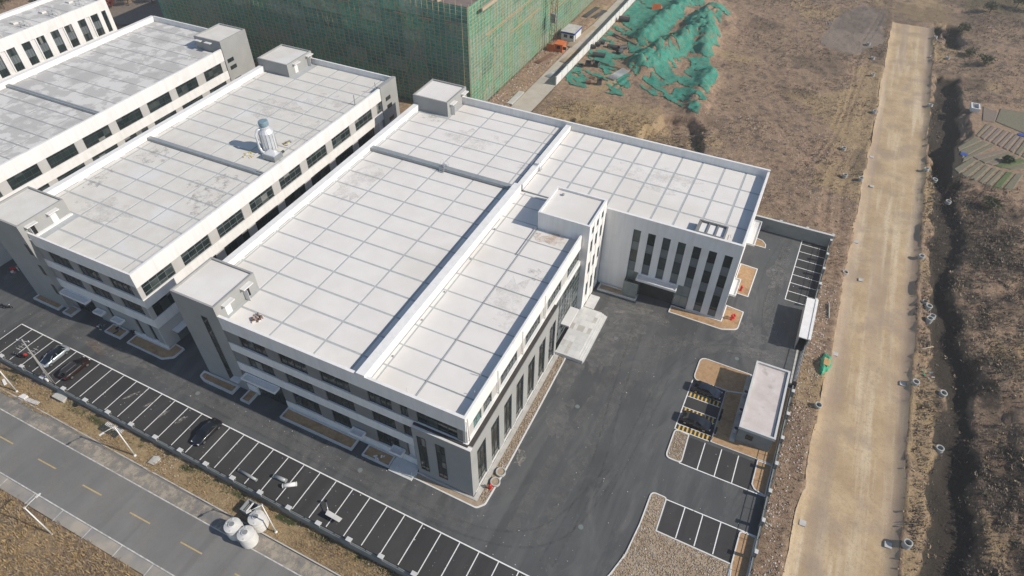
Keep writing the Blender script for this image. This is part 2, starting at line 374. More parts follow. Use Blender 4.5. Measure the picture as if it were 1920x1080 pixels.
def ground_z(x, y):
    """height of the open ground"""
    x = np.asarray(x, float); y = np.asarray(y, float)
    rid = .5-np.abs(fbm(x, y, 6.5, 13, 4))*1.6
    rough = .34*fbm(x, y, 6.0, 3, 5)+.16*fbm(x, y, 1.3, 9, 2)+.22*rid*sm(.0, .35, fbm(x, y, 22, 15, 3)+.12)
    z = .02+rough
    rl, rr = road_x(ROAD_L, y)+.45*fbm(x*0, y, 5, 35, 6), road_x(ROAD_R, y)+.45*fbm(x*0, y, 5, 36, 6)
    ins = (x > rl) & (x < rr) & (y < 242.8)
    east = sm(39, 46, x)*1.0*sm(30, 60, y)
    z = z+east+(1.5*fbm(x, y, 12, 21, 4)+.75*(.4-np.abs(fbm(x, y, 4.2, 23, 4))*1.8))*sm(36.5, 40, x)*sm(147, 136, y)
    berm = np.exp(-((x-rr-.35)/.6)**2)*.34*(y > 40)*(y < 243)+np.exp(-((x-rl+.7)/.8)**2)*.14*(y > 40)
    z = z+berm
    p = pit_field(x, y); z = z*(1-p)+p*(-1.75-.8*sm(146, 156, y)+.7*fbm(x, y, 6, 41, 4))
    for P, h, wd in RIDGES:
        d = line_dist(x, y, P); z = z+h*np.exp(-(d/wd)**2)*(1+.55*fbm(x, y, 2.6, 55, 3))
    lw = [(-59, 110), (-19, 110), (-15, 128), (-18, 149), (-23, 152.5), (-30, 152), (-33, 140.5), (-41, 139), (-50, 140.5), (-57, 137)]
    ux, uy = x+1.6*fbm(x, y, 3.2, 61, 4), y+1.6*fbm(x, y, 3.2, 64, 4); dl = line_dist(ux, uy, lw[2:]+lw[:1]); z = z-poly_mask(ux, uy, lw)*(1.9*sm(0, 1.5, dl)+.5*sm(1, 9, dl))*(1+.3*fbm(x, y, 4, 67))
    for P, wd in TRACKS: d = line_dist(x, y, P); z = z-.22*np.exp(-((d-wd*.75)/.35)**2)
    z = np.where(ins, -.38, z)
    farm_ = 1; farm = poly_mask(x, y, [(35, 150), (60, 140), (60, 196), (42, 192), (39, 183), (40, 173), (35.5, 165)]); z = np.where(farm, .95+.04*rough, z)
    # street side
    fl = (y < 25.2)
    zf = ZR-.02+.16*fbm(x, y, 3, 71, 4)
    zf = np.where((y > 10.9) & (y < 21.9), ZR-.25, zf); zf = np.where(y < 10.4, ZR+.1+.35*fbm(x, y, 5, 75, 4)+.4*sm(10.4, 6, y), zf)
    z = np.where(fl, zf, z)
    yard = poly_mask(x, y, [(-240, 25.2), (12.0, 25.2), (13.7, 115), (-1, 115), (-1, 111.5), (-240, 111.5)])
    z = np.where(yard, -.25, z)
    blk = ((x < -73) & (y > 129.7) & (x > -175)) | ((x > -67.2) & (x < -60.3) & (y > 110))
    z = np.where(blk, -.2, z)
    return z
def axis(segs):
    out = []
    for a, b, s in segs: out += list(np.arange(a, b, s))
    return np.array(out+[segs[-1][1]])
def build_terrain():
    xs = axis([(-420, -250, 8), (-250, -116, 2), (-116, -75, .8), (-75, 62, .45), (62, 120, 3), (120, 300, 12)])
    ys = axis([(-120, -8, 8), (-8, 28, .5), (28, 108, 1.2), (108, 170, .5), (170, 290, .7), (290, 340, 3), (340, 520, 12)])
    X, Y = np.meshgrid(xs, ys, indexing='ij'); Zv = ground_z(X, Y)
    nx, ny = X.shape
    v = np.stack([X, Y, Zv], -1).reshape(-1, 3)
    idx = np.arange(nx*ny).reshape(nx, ny)
    q = np.stack([idx[:-1, :-1], idx[1:, :-1], idx[1:, 1:], idx[:-1, 1:]], -1).reshape(-1, 4)
    me = bpy.data.meshes.new('ground'); me.vertices.add(len(v)); me.vertices.foreach_set('co', v.astype(np.float32).ravel())
    me.loops.add(q.size); me.loops.foreach_set('vertex_index', q.astype(np.int32).ravel())
    me.polygons.add(len(q)); me.polygons.foreach_set('loop_start', np.arange(0, q.size, 4, dtype=np.int32))
    me.update(calc_edges=True); me.validate()
    # ground masks: straw, muddy dark with painted shade, bare soil, green weed
    x, y = X.ravel(), Y.ravel()
    nz = fbm(x, y, 9, 101, 4)
    straw = sm(.05, .35, fbm(x, y, 16, 111, 4))*.55
    straw = np.where((y < 25.2) & (y > 21), .85+.5*nz, straw); straw = np.where(y < 10.6, .55+.6*nz, straw)
    straw = np.maximum(straw, sm(13, 5, np.hypot((x+42)*.6, (y-141)))*.9)
    straw = np.maximum(straw, ((x > 29) & (x < 33.5) & (y < 160) & (y > 40))*(.4+.5*nz))
    mud_shade = np.clip(pit_field(x, y)*1.35+.5*nz, 0, 1)*(pit_field(x, y) > .05)  # ditch: wet soil tone, darkened further to paint in its shade
    mud_shade = np.maximum(mud_shade, sm(-.05, .35, fbm(x, y, 17, 121, 5))*.45*(y > 112)*(x > -22))
    mud_shade = np.maximum(mud_shade, (.42+.9*fbm(x, y, 4, 125, 5)).clip(0, .85)*sm(31, 34, x)*sm(150, 140, y)*(y > 30))  # east strip: shading of the rough scrub painted in as dark mottle
    bare = np.zeros_like(x)
    for P, wd in TRACKS: bare = np.maximum(bare, sm(wd*1.5, wd*.6, line_dist(x, y, P)+.3*nz))
    bare = np.maximum(bare, .8*sm(-.2, .25, fbm(x, y, 7, 131))*((x > -25) & (x < 17) & (y > 112) & (y < 158)))
    bare = np.maximum(bare, .85*((x > -62) & (x < -20) & (y > 150) & (y < 236))*sm(-.5, .1, nz))
    bare = np.maximum(bare, ((x > 11.5) & (x < 18.5) & (y > 26) & (y < 125))*(.65+.4*nz))
    bare = np.maximum(bare, (x < -60)*(y > 110)*.7)
    bare = np.maximum(bare, poly_mask(x, y, [(35, 150), (60, 140), (60, 196), (42, 192), (39, 183), (40, 173), (35.5, 165)])*1.0)
    bare = np.maximum(bare, sm(3.5, .5, line_dist(x, y, [(-57, 137), (-50, 140.5), (-41, 139), (-33, 140.5), (-30, 152), (-23, 152.5), (-18, 149)])))
    patch = poly_mask(x+1.5*nz, y+2*nz, [(9, 253), (16.5, 251), (17.7, 223), (10, 210.5), (.4, 214), (2.7, 239)])*1.0
    green = sm(.1, .35, fbm(x, y, 5, 141))*.25*(x > 34)
    green = np.maximum(green, np.exp(-((y-24.6)/.55)**2)*sm(-.35, .15, fbm(x, y, 3, 151)))
    green = np.maximum(green, sm(250, 266, y+6*nz)*sm(26, 42, x+6*nz)*.5)
    for nm, a in (('straw', straw), ('mud_shade', mud_shade), ('bare', bare), ('patch', patch), ('weed', green)):
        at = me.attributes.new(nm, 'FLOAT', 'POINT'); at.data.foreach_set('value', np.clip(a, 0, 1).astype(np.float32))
    me.polygons.foreach_set('use_smooth', np.ones(len(q), bool))
    m = bpy.data.materials.new('open_ground'); m.use_nodes = True; N, L = m.node_tree.nodes, m.node_tree.links
    b = N['Principled BSDF']; b.inputs['Roughness'].default_value = .95; b.inputs['Specular IOR Level'].default_value = .1
    g = N.new('ShaderNodeNewGeometry')
    def noise(s, d=5, ro=.6):
        n = N.new('ShaderNodeTexNoise'); n.inputs['Scale'].default_value = s; n.inputs['Detail'].default_value = d; n.inputs['Roughness'].default_value = ro
        L.new(g.outputs['Position'], n.inputs['Vector']); return n.outputs['Fac']
    def ramp(fac, a, c, lo, hi):
        r = N.new('ShaderNodeValToRGB'); r.color_ramp.elements[0].position = lo; r.color_ramp.elements[1].position = hi
        r.color_ramp.elements[0].color = (*a, 1); r.color_ramp.elements[1].color = (*c, 1); L.new(fac, r.inputs[0]); return r.outputs[0]
    def attr(nm, wob=.5, ns=None):
        a = N.new('ShaderNodeAttribute'); a.attribute_name = nm
        ad = N.new('ShaderNodeMath'); ad.operation = 'MULTIPLY_ADD'; L.new(ns, ad.inputs[0]); ad.inputs[1].default_value = wob; L.new(a.outputs['Fac'], ad.inputs[2])
        mr = N.new('ShaderNodeMapRange'); mr.inputs[1].default_value = .30+wob*.5; mr.inputs[2].default_value = .70+wob*.5; L.new(ad.outputs[0], mr.inputs[0]); return mr.outputs[0]
    def mix(fac, a, c):
        x_ = N.new('ShaderNodeMix'); x_.data_type = 'RGBA'; L.new(fac, x_.inputs[0]); L.new(a, x_.inputs[6]); L.new(c, x_.inputs[7]); return x_.outputs[2]
    f1, f2, f3 = noise(.9, 10, .78), noise(3.6, 7, .8), noise(.12, 4)
    f4 = noise(.42, 6, .65)
    scrub = mix(f3, ramp(f2, (.108, .078, .056), (.35, .252, .175), .30, .66), ramp(f1, (.15, .104, .071), (.43, .305, .205), .34, .64))
    dk_ = N.new('ShaderNodeMapRange'); dk_.inputs[1].default_value = .50; dk_.inputs[2].default_value = .62; dk_.inputs[4].default_value = .75; L.new(f4, dk_.inputs[0])
    scrub = mix(dk_.outputs[0], scrub, ramp(f2, (.065, .056, .05), (.15, .125, .105), .35, .65))
    soil = ramp(f1, (.19, .13, .09), (.40, .285, .195), .36, .64)
    strawc = ramp(f2, (.24, .17, .095), (.46, .345, .195), .33, .66)
    mudshadec = ramp(f2, (.034, .030, .026), (.078, .065, .052), .33, .68)
    patchc = ramp(f1, (.20, .16, .132), (.25, .205, .17), .35, .65)
    weed = ramp(f2, (.035, .05, .022), (.085, .095, .042), .35, .65)
    c = mix(attr('bare', .6, f1), scrub, soil); c = mix(attr('straw', .7, f1), c, strawc); c = mix(attr('patch', .2, f1), c, patchc)
    c = mix(attr('weed', .7, f2), c, weed); c = mix(attr('mud_shade', .35, f1), c, mudshadec)
    L.new(c, b.inputs['Base Color'])
    bp = N.new('ShaderNodeBump'); bp.inputs['Strength'].default_value = 1.0; bp.inputs['Distance'].default_value = .35
    L.new(noise(1.8, 10, .8), bp.inputs['Height']); L.new(bp.outputs[0], b.inputs['Normal'])
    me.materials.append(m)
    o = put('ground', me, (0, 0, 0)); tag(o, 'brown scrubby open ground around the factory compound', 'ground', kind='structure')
build_terrain()

# dirt road, cut slightly into the ground
def build_dirt_road():
    ys = np.arange(8, 242.6, .7); V, F = [], []
    n = 14
    for y in ys:
        l = float(road_x(ROAD_L, y))+.45*float(fbm(np.array(0.), np.array(y), 5, 35, 6))-.15; r = float(road_x(ROAD_R, y))+.45*float(fbm(np.array(0.), np.array(y), 5, 36, 6))+.15
        for k in range(n+1):
            t = k/n; x = l+(r-l)*t
            z = -.22+.09*float(fbm(np.array(x), np.array(y), 2.4, 44, 4))-.05*max(0, math.cos((t-.5)*18.8))
            if k == 0: z = .06
            if k == n: z = .30
            V.append((x, y, z))
    for i in range(len(ys)-1):
        for k in range(n):
            a = i*(n+1)+k; F.append((a, a+1, a+n+2, a+n+1))
    m = bpy.data.materials.new('compacted_earth'); m.use_nodes = True; N, L = m.node_tree.nodes, m.node_tree.links
    b = N['Principled BSDF']; b.inputs['Roughness'].default_value = .95; b.inputs['Specular IOR Level'].default_value = .1
    g = N.new('ShaderNodeNewGeometry')
    def noise(s, d=5, ro=.6, st=None):
        nn = N.new('ShaderNodeTexNoise'); nn.inputs['Scale'].default_value = s; nn.inputs['Detail'].default_value = d; nn.inputs['Roughness'].default_value = ro
        if st:
            mp = N.new('ShaderNodeMapping'); mp.inputs['Scale'].default_value = st; L.new(g.outputs['Position'], mp.inputs[0]); L.new(mp.outputs[0], nn.inputs['Vector'])
        else: L.new(g.outputs['Position'], nn.inputs['Vector'])
        return nn.outputs['Fac']
    def mix(fac, a, c, lo, hi, amt=1):
        r = N.new('ShaderNodeMapRange'); r.inputs[1].default_value = lo; r.inputs[2].default_value = hi; r.inputs[4].default_value = amt; L.new(fac, r.inputs[0])
        x_ = N.new('ShaderNodeMix'); x_.data_type = 'RGBA'; L.new(r.outputs[0], x_.inputs[0])
        for s, v in ((6, a), (7, c)):
            if isinstance(v, tuple): x_.inputs[s].default_value = (*v, 1)
            else: L.new(v, x_.inputs[s])
        return x_.outputs[2]
    c = mix(noise(.18, 6), (.38, .275, .165), (.49, .37, .228), .38, .62)
    c = mix(noise(.5, 5, .65, (1.2, .07, 1)), c, (.56, .455, .315), .50, .64, .9)
    c = mix(noise(.13, 5), c, (.32, .245, .185), .52, .64, .7)
    c = mix(noise(2.2, 8, .8), c, (.27, .20, .14), .50, .66, .7)
    c = mix(noise(14, 3), c, (.56, .47, .35), .56, .70, .6)
    c = mix(noise(.12, 3, .5, (1.5, .06, 1)), c, (.33, .255, .20), .52, .60, .55)
    c = mix(noise(6.0, 5, .8), c, (.24, .18, .125), .56, .68, .6)
    L.new(c, b.inputs['Base Color'])
    bp = N.new('ShaderNodeBump'); bp.inputs['Strength'].default_value = .5; bp.inputs['Distance'].default_value = .08; L.new(noise(4, 6, .7), bp.inputs['Height']); L.new(bp.outputs[0], b.inputs['Normal'])
    o = mk('dirt_road', V, F, m, None, True); tag(o, 'long straight unpaved tan earth road beside the compound', 'dirt road', kind='structure')
build_dirt_road()

# ------------------------------------------------------------------ yard, street, markings
def fy(x, y0): return y0-.0115*(x+108.5)          # the street side runs a little askew of the buildings
yard = sheet('asphalt_yard', [(-240, fy(-240, 26.6)), (12.1, fy(12.1, 26.6)), (13.6, 115.0), (-1, 115), (-1, 112), (-240, 112)], 0.0, M['asphalt'])
tag(yard, 'dark grey asphalt yard around the factory buildings', 'asphalt', kind='structure')
def line(name, x0, y0, x1, y1, wd, z, m, parent):
    d = Vector((x1-x0, y1-y0)).normalized(); n = Vector((-d.y, d.x))*wd/2
    return sheet(name, [(x0+n.x, y0+n.y), (x0-n.x, y0-n.y), (x1-n.x, y1-n.y), (x1+n.x, y1+n.y)], z, m, parent)
# front bays
sheet('bay_surface', [(-108.5, fy(-108.5, 32.8)), (5, fy(5, 32.8)), (5, fy(5, 26.7)), (-108.5, fy(-108.5, 26.7))], .004, M['asphalt_stall'], yard)
line('parking_line', -108.5, fy(-108.5, 32.8), 5, fy(5, 32.8), .16, .010, M['paint'], yard)
for k in range(0, 40):
    x = -108.5+2.767*min(k, 21)+2.81*max(0, k-21)
    if x > 5: break
    line('parking_line', x, fy(x, 32.70), x, fy(x, 26.75), .13, .009, M['paint'], yard)
# east bays along the side wall
sheet('bay_surface', [(8.4, 96.5), (8.8, 115), (13.5, 114.9), (13.2, 96.5)], .004, M['asphalt_stall'], yard)
line('parking_line', 8.4, 96.4, 8.8, 114.9, .15, .010, M['paint'], yard)
for k in range(8):
    y = 113.75-2.475*k; x = 8.8-.0216*(115-y); line('parking_line', x, y, 13.4, y-.05, .13, .009, M['paint'], yard)
# right-hand bays
sheet('bay_surface', [(.3, 55.5), (10.0, 55.5), (10.0, 60.4), (.3, 60.4)], .004, M['asphalt_stall'], yard)
sheet('bay_surface', [(.2, 44.4), (9.9, 44.4), (9.9, 49.2), (.2, 49.2)], .004, M['asphalt_stall'], yard)
sheet('bay_surface', [(-1.95, 60.9), (3.2, 60.9), (3.2, 71.1), (-1.95, 71.1)], .004, M['asphalt_stall'], yard)
line('parking_line', .1, 55.55, 12.1, 55.5, .14, .010, M['paint'], yard)
line('parking_line', .1, 49.25, 12.2, 49.25, .14, .010, M['paint'], yard)
for x in (2.68, 5.1, 7.52):
    line('parking_line', x, 55.6, x, 60.4, .13, .009, M['paint'], yard); line('parking_line', x-.03, 44.45, x-.03, 49.2, .13, .009, M['paint'], yard)
line('parking_line', -2.0, 60.9, -1.9, 71.1, .15, .010, M['paint'], yard)
for ya, yb in ((68.7, 67.65), (65.4, 64.3), (61.95, 60.95)):
    line('parking_line', -1.9, ya, 3.1, ya, .11, .009, M['paint'], yard); line('parking_line', -1.9, yb, 3.1, yb, .11, .009, M['paint'], yard)
    for k in range(8):
        x = -1.45+.60*k; line('hatch_bar', x, ya-.08, x, yb+.08, .24, .009, M['hatch'], yard)
# badge painted on two bays by the street lamp
for k, (x, y) in enumerate(((-103.9, 29.3), (-101.2, 29.5))):
    for j in range(3): line('bay_mark', x-.5, y-.5+.5*j, x+.6, y-.45+.5*j, .07, .009, M['paint_old'], yard)
    line('bay_mark', x+.05, y-.6, x+.05, y+.7, .07, .011, M['paint_old'], yard)
def soft_mat(name, col, scale, lo=.42, hi=.62, amt=.8):
    m = bpy.data.materials.new(name); m.use_nodes = True; N, L = m.node_tree.nodes, m.node_tree.links; b = N['Principled BSDF']; b.inputs['Base Color'].default_value = (*col, 1); b.inputs['Roughness'].default_value = .9
    g = N.new('ShaderNodeNewGeometry'); n = N.new('ShaderNodeTexNoise'); n.inputs['Scale'].default_value = scale; n.inputs['Detail'].default_value = 8; n.inputs['Roughness'].default_value = .75; L.new(g.outputs['Position'], n.inputs['Vector'])
    r = N.new('ShaderNodeMapRange'); r.inputs[1].default_value = lo; r.inputs[2].default_value = hi; r.inputs[4].default_value = amt; L.new(n.outputs['Fac'], r.inputs[0]); L.new(r.outputs[0], b.inputs['Alpha']); return m
# pale scuffs and spills lying on the tarmac
M['scuff'] = soft_mat('dry_spill', (.36, .33, .29), 2.0)
def blot(name, cx, cy, rx, ry, rot, z, m, parent, n=18, jag=.35):
    P = []
    for k in range(n):
        t = 2*math.pi*k/n; r = 1+jag*(random.random()-.5)*2
        x, y = rx*r*math.cos(t), ry*r*math.sin(t); P.append((cx+x*math.cos(rot)-y*math.sin(rot), cy+x*math.sin(rot)+y*math.cos(rot)))
    return sheet(name, P, z, m, parent)
for (x, y, a, b_, r) in ((-79.5, 30.0, 1.5, .22, 1.1), (-75.6, 30.2, 1.0, .2, 1.0), (-72.3, 29.7, .9, .28, 1.2), (-69.0, 30.2, 1.0, .3, 1.1), (-20.6, 46.2, .7, 1.1, .2), (-20.9, 47.3, .5, .4, 0), (-13.5, 82.6, 1.6, .5, .2), (-17.2, 80.5, 1.1, .4, .5)):
    blot('dried_spill', x, y, a, b_, r, .014, M['scuff'], yard)
M['dirt_spill'] = soft_mat('orange_soil_spill', (.24, .165, .11), .9)
blot('soil_spill', -92.8, 34.9, 2.6, .9, -.25, .014, M['dirt_spill'], yard, 24, .3)

# tyre tracks and dusty sweeps left by turning vehicles
M['track_dark'] = soft_mat('tyre_track', (.05, .051, .053), 1.3, .40, .75, .33); M['track_pale'] = soft_mat('dusty_sweep', (.19, .187, .18), .8, .40, .75, .7)
def ribbon(name, P, wd, z, m, n=10):
    pts = []
    for i in range(len(P)-1):
        p0, p1, p2, p3 = [Vector(P[min(max(j, 0), len(P)-1)]) for j in (i-1, i, i+1, i+2)]
        for k in range(n):
            t = k/n; pts.append(.5*((2*p1)+(p2-p0)*t+(2*p0-5*p1+4*p2-p3)*t*t+(3*p1-p0-3*p2+p3)*t**3))
    pts.append(Vector(P[-1])); V, F = [], []
    for i, p in enumerate(pts):
        d = (pts[min(i+1, len(pts)-1)]-pts[max(i-1, 0)]).normalized(); nn = Vector((-d.y, d.x))*wd/2; V += [(p.x+nn.x, p.y+nn.y, z), (p.x-nn.x, p.y-nn.y, z)]
    for i in range(len(pts)-1): F.append((2*i, 2*i+1, 2*i+3, 2*i+2))
    return mk(name, V, F, m, yard)
zt_ = [.014]
def zz_(): zt_[0] += .0012; return zt_[0]
for P, wd, k in (([(-14, 36), (-12.5, 50), (-11, 66), (-6, 77), (4, 80.5), (10, 82)], 2.2, 'p'), ([(-17, 36), (-16, 52), (-14, 66), (-13, 80)], 1.6, 'p'), ([(10, 83), (6.5, 90), (6, 100), (6.4, 112)], 1.8, 'p'), ([(-9, 45), (-7.6, 58), (-6.5, 70), (-2, 79), (8, 83)], .28, 'd'), ([(-7.3, 45), (-5.9, 58), (-4.8, 69), (-.6, 77.6), (8, 81.3)], .28, 'd'),
                 ([(-12, 34), (-11, 48), (-12.5, 62), (-14, 78)], .3, 'd'), ([(-10.3, 34), (-9.3, 48), (-10.8, 62), (-12.3, 78)], .3, 'd'), ([(-70, 35.2), (-45, 34.6), (-25, 34.2), (-14, 38), (-9, 50)], .3, 'd'), ([(-70, 33.6), (-45, 33.1), (-22, 32.9), (-11, 37.5), (-7.2, 50)], .3, 'd'), ([(-108, 35.5), (-80, 35), (-50, 34.4), (-22, 34.0)], 2.0, 'p'),
                 ([(5, 84), (3.6, 92), (3.8, 104), (5, 113)], .26, 'd'), ([(6.7, 84), (5.3, 92), (5.5, 104), (6.7, 113)], .26, 'd'), ([(-20, 70), (-16, 74), (-10, 76), (-3, 80)], 2.6, 'p'), ([(-21, 82), (-15, 82.8), (-9, 82)], 2.2, 'p')):
    ribbon('tyre_track' if k == 'd' else 'dusty_sweep', P, wd, zz_(), M['track_dark' if k == 'd' else 'track_pale'])
def manhole(x, y): lathe('manhole_cover', [(0, .012), (.36, .012), (.36, .0)], (x, y, .018), M['frame'], yard, 14)
for x, y in ((-16.5, 58.3), (-15.8, 74.2), (3.5, 78.6), (5.2, 103.5), (-40, 34.8), (-70.5, 34.9), (-9.0, 40.5)): manhole(x, y)
M['dust_patch'] = soft_mat('chalky_dust', (.25, .242, .23), .9, .38, .72, .6)
for x, y, a_, b_, t in ((-17, 80.3, 4.2, 2.2, .1), (-12.5, 81.6, 3.2, 1.4, -.1), (-20.2, 63.5, 1.6, 4.5, 0), (-17.2, 70, 2.2, 4.5, .2), (-15.2, 76.4, 3.5, 2.5, .4), (4.5, 84, 2.5, 4, .2), (6.2, 103, 1.8, 5, 0), (6.5, 80.6, 4, 1.6, .1), (-86, 35.3, 6, 1.2, 0), (-18, 55, 1.5, 4, .1)): blot('dust_patch', x, y, a_, b_, t, zz_(), M['dust_patch'], yard, 26, .35)
# street
def P_(x, y): return gz(x, y, ZR)
street = sheet('street', [P_(-240, fy(-240, 22.2)), P_(60, fy(60, 22.2)), P_(60, 11.0), P_(-240, 11.0)], ZR, M['asphalt_road'])
tag(street, 'grey public street with dashed yellow centre line', 'street', kind='structure')
def sline(name, x0, y0, x1, y1, wd, m, z=.008):
    a, b_ = P_(x0, y0), P_(x1, y1); return line(name, *a, *b_, wd, ZR+z, m, street)
M['sand_n'] = soft_mat('sandy_dust', (.42, .365, .29), .55, .40, .60); M['sand_f'] = soft_mat('sandy_dust_thin', (.34, .31, .265), .3, .46, .78, .4)
sheet('dust_strip', [P_(-240, 20.1), P_(60, 19.0), P_(60, 21.0), P_(-240, 22.15)], ZR+.004, M['sand_n'], street); sheet('dust_film', [P_(-240, 12.6), P_(60, 12.4), P_(60, 19.1), P_(-240, 20.1)], ZR+.002, M['sand_f'], street)
sline('edge_line', -200, 20.2, 40, 19.0, .14, M['paint_old'], .012); sline('edge_line', -200, 12.75, 40, 12.45, .15, M['paint_old'], .012)
for k in range(-9, 8):
    x = -63.9+9.15*k; sline('centre_dash', x, 16.2-.008*(x+64), x+3.65, 16.2-.008*(x+60), .17, M['paint_yellow'])
M['margin_s'] = mat('dusty_margin', (.30, .275, .24), (.24, .235, .225), .92, .5, .4, .6, c3=(.37, .33, .275), s3=.2, m3=.52)
sheet('paved_margin', [P_(-240, 11.0), P_(60, 11.0), P_(60, 12.3), P_(-240, 12.6)], ZR+.004, M['margin_s'], street)
for k in range(-10, 8): x = -55.6+5.52*k; sline('parking_tick', x, 12.5, x+.05, 10.9, .12, M['paint_old'])
kerb = mk('kerb', [(*P_(x, 22.0-.011*(x+85)+d), ZR+z) for x in (-200, 40) for d, z in ((0, -.1), (0, .09), (.16, .09), (.16, -.1))], [(0, 1, 5, 4), (1, 2, 6, 5), (2, 3, 7, 6)], M['concrete'], street)

# ------------------------------------------------------------------ planting beds with kerbs
def bed(label, pts, r, h, fill, kw=.16, kmat='kerb', fillz=None, name='planting_bed'):
    P = ccw(rounded(ccw(pts), r) if not isinstance(r, (list, tuple)) else rounded(pts, r)); I = inset(P, kw)
    c = np.mean(np.array(P), 0); e = empty(name, (c[0], c[1], 0), label, 'planting bed', kind='structure')
    ring('kerb', P, I, -.05, h, M[kmat], e); sheet('soil', I, (fillz if fillz is not None else h-.06), M[fill], e)
    return e
bed('brown soil island with rounded corners north of the two sedans', [(-1.95, 71.2), (-1.95, 76.4), (6.3, 76.2), (6.3, 71.9), (3.6, 71.15)], [1.1, 1.2, 0, 0, 0], .15, 'stain_soil')
bed('small rounded soil island south of the sedans', [(-2.0, 55.5), (-2.0, 60.95), (.25, 60.75), (.45, 55.5)], [.9, .8, 0, .7], .15, 'gravel', .18)
bed('brown soil bed wrapping the gatehouse', [(3.3, 60.9), (3.3, 71.1), (6.3, 72), (6.3, 76.1), (12.4, 76.1), (12.2, 60.9)], 0, .12, 'stain_soil', .1)
bed('narrow soil strip beside the upper right bays', [(10.05, 60.8), (10.0, 56.6), (10.5, 55.9), (12.1, 55.45), (12.2, 60.8)], [0, .4, .4, 0, 0], .14, 'stain_soil')
bed('short soil strip by the side wall beside the lower right bays', [(9.95, 49.1), (9.85, 44.3), (10.4, 38), (12.0, 38), (12.1, 49.1)], [.5, 0, 0, 0, .1], .14, 'stain_soil')
bed('large gravel island with curved edge in the bottom right corner', [(-8.0, 28.8), (-5.2, 33.2), (-3.6, 36.1), (-2.6, 39.6), (-2.2, 44.3), (-2.15, 49.55), (.1, 49.5), (.15, 44.35), (9.9, 44.2), (9.9, 30.0), (4, 28.5)], [0, 2, 2, 3, 3, .8, .5, 0, 0, 0, 0], .15, 'gravel', .17)
bed('gravel bed round the near corner of the right wing', [(-9.6, 84.0), (-.3, 83.85), (2.3, 85.0), (2.4, 89.8), (-.8, 90.2), (-.8, 85.9), (-9.6, 85.9)], [0, 1.2, 1.2, 0, 0, 0, 0], .15, 'stain_soil', .2)
bed('square soil bed beside the right wing with red hydrant', [(-.8, 94.0), (2.35, 93.9), (2.5, 102.4), (-.8, 102.6)], 0, .15, 'stain_soil', .2)
bed('quarter-round soil bed by the rear of the right wing', [(-.8, 109.2), (2.7, 109.2), (2.6, 110.4), (1.8, 111.4), (.7, 111.7), (-.8, 111.7)], [0, 0, .4, .4, .4, 0], .15, 'stain_soil', .2)
bed('dry planter left of the right wing entrance', [(-22.8, 83.9), (-15.6, 84.05), (-15.6, 85.75), (-22.8, 85.75)], 0, .35, 'gravel', .25, 'granite', .2)
bed('long gravel bed with pale kerb along the sunlit office front', [(-23.6, 66.6), (-21.7, 66.6), (-21.55, 54), (-21.5, 44), (-21.7, 37.8), (-22.6, 36.75), (-32.6, 36.95), (-32.6, 38.05), (-23.6, 38.05)], [0, 0, 0, 0, .8, .8, 0, 0, 0], .15, 'gravel', .2)
pv = sheet('paved_apron', [(-23.62, 66.5), (-22.95, 66.5), (-22.95, 37.7), (-31, 37.7), (-31, 38.05), (-23.62, 38.05)], .19, M['concrete']); tag(pv, 'pale concrete apron strip at the foot of the office block', 'pavement', kind='structure')
pv = box('paved_apron', -23.35, -21.6, 78.8, 82.2, .0, .2, M['granite']); tag(pv, 'small pale paved corner between entrance steps and right wing', 'pavement', kind='structure')
bed('curved dry planter at the foot of the left stair tower', [(-72.6, 38.6), (-72.5, 37.4), (-71.2, 37.0), (-65.4, 37.0), (-65.4, 38.7)], [0, .7, .7, 0, 0], .4, 'stain_soil', .3, 'granite', .25)
bed('small square planter under the front canopy', [(-63.5, 36.7), (-61.8, 36.7), (-61.8, 39.0), (-63.5, 39.0)], 0, .45, 'stain_soil', .2, 'granite', .3)
bed('long brown planter in front of the middle facade', [(-55.9, 36.8), (-42.9, 36.8), (-42.9, 38.75), (-55.9, 38.75)], 0, .45, 'stain_soil', .22, 'granite', .32)
bed('short planter holding white scraps near the front steps', [(-41.1, 36.8), (-36.5, 36.8), (-36.5, 38.75), (-41.1, 38.75)], 0, .45, 'stain_soil', .2, 'granite', .32)
bed('planter at the foot of the next building stair tower', [(-112, 37.7), (-105.6, 37.7), (-105.6, 39.2), (-112, 39.2)], 0, .4, 'stain_soil', .25, 'granite', .28)
bed('square planter left of the next building canopy', [(-104.3, 37.6), (-102.2, 37.6), (-102.2, 39.55), (-104.3, 39.55)], 0, .45, 'gravel', .2, 'granite', .3)
bed('square planter with bent metal rack before the next building', [(-94.0, 37.6), (-90.4, 37.6), (-90.4, 39.55), (-94.0, 39.55)], 0, .45, 'stain_soil', .2, 'granite', .3)
bed('rounded dry planter at the next building corner', [(-88.7, 37.5), (-80.8, 37.4), (-79.1, 38.5), (-79.0, 40.7), (-81.2, 40.9), (-81.2, 39.55), (-88.7, 39.55)], [0, .9, .9, .2, 0, 0, 0], .3, 'stain_soil', .22, 'granite', .2)
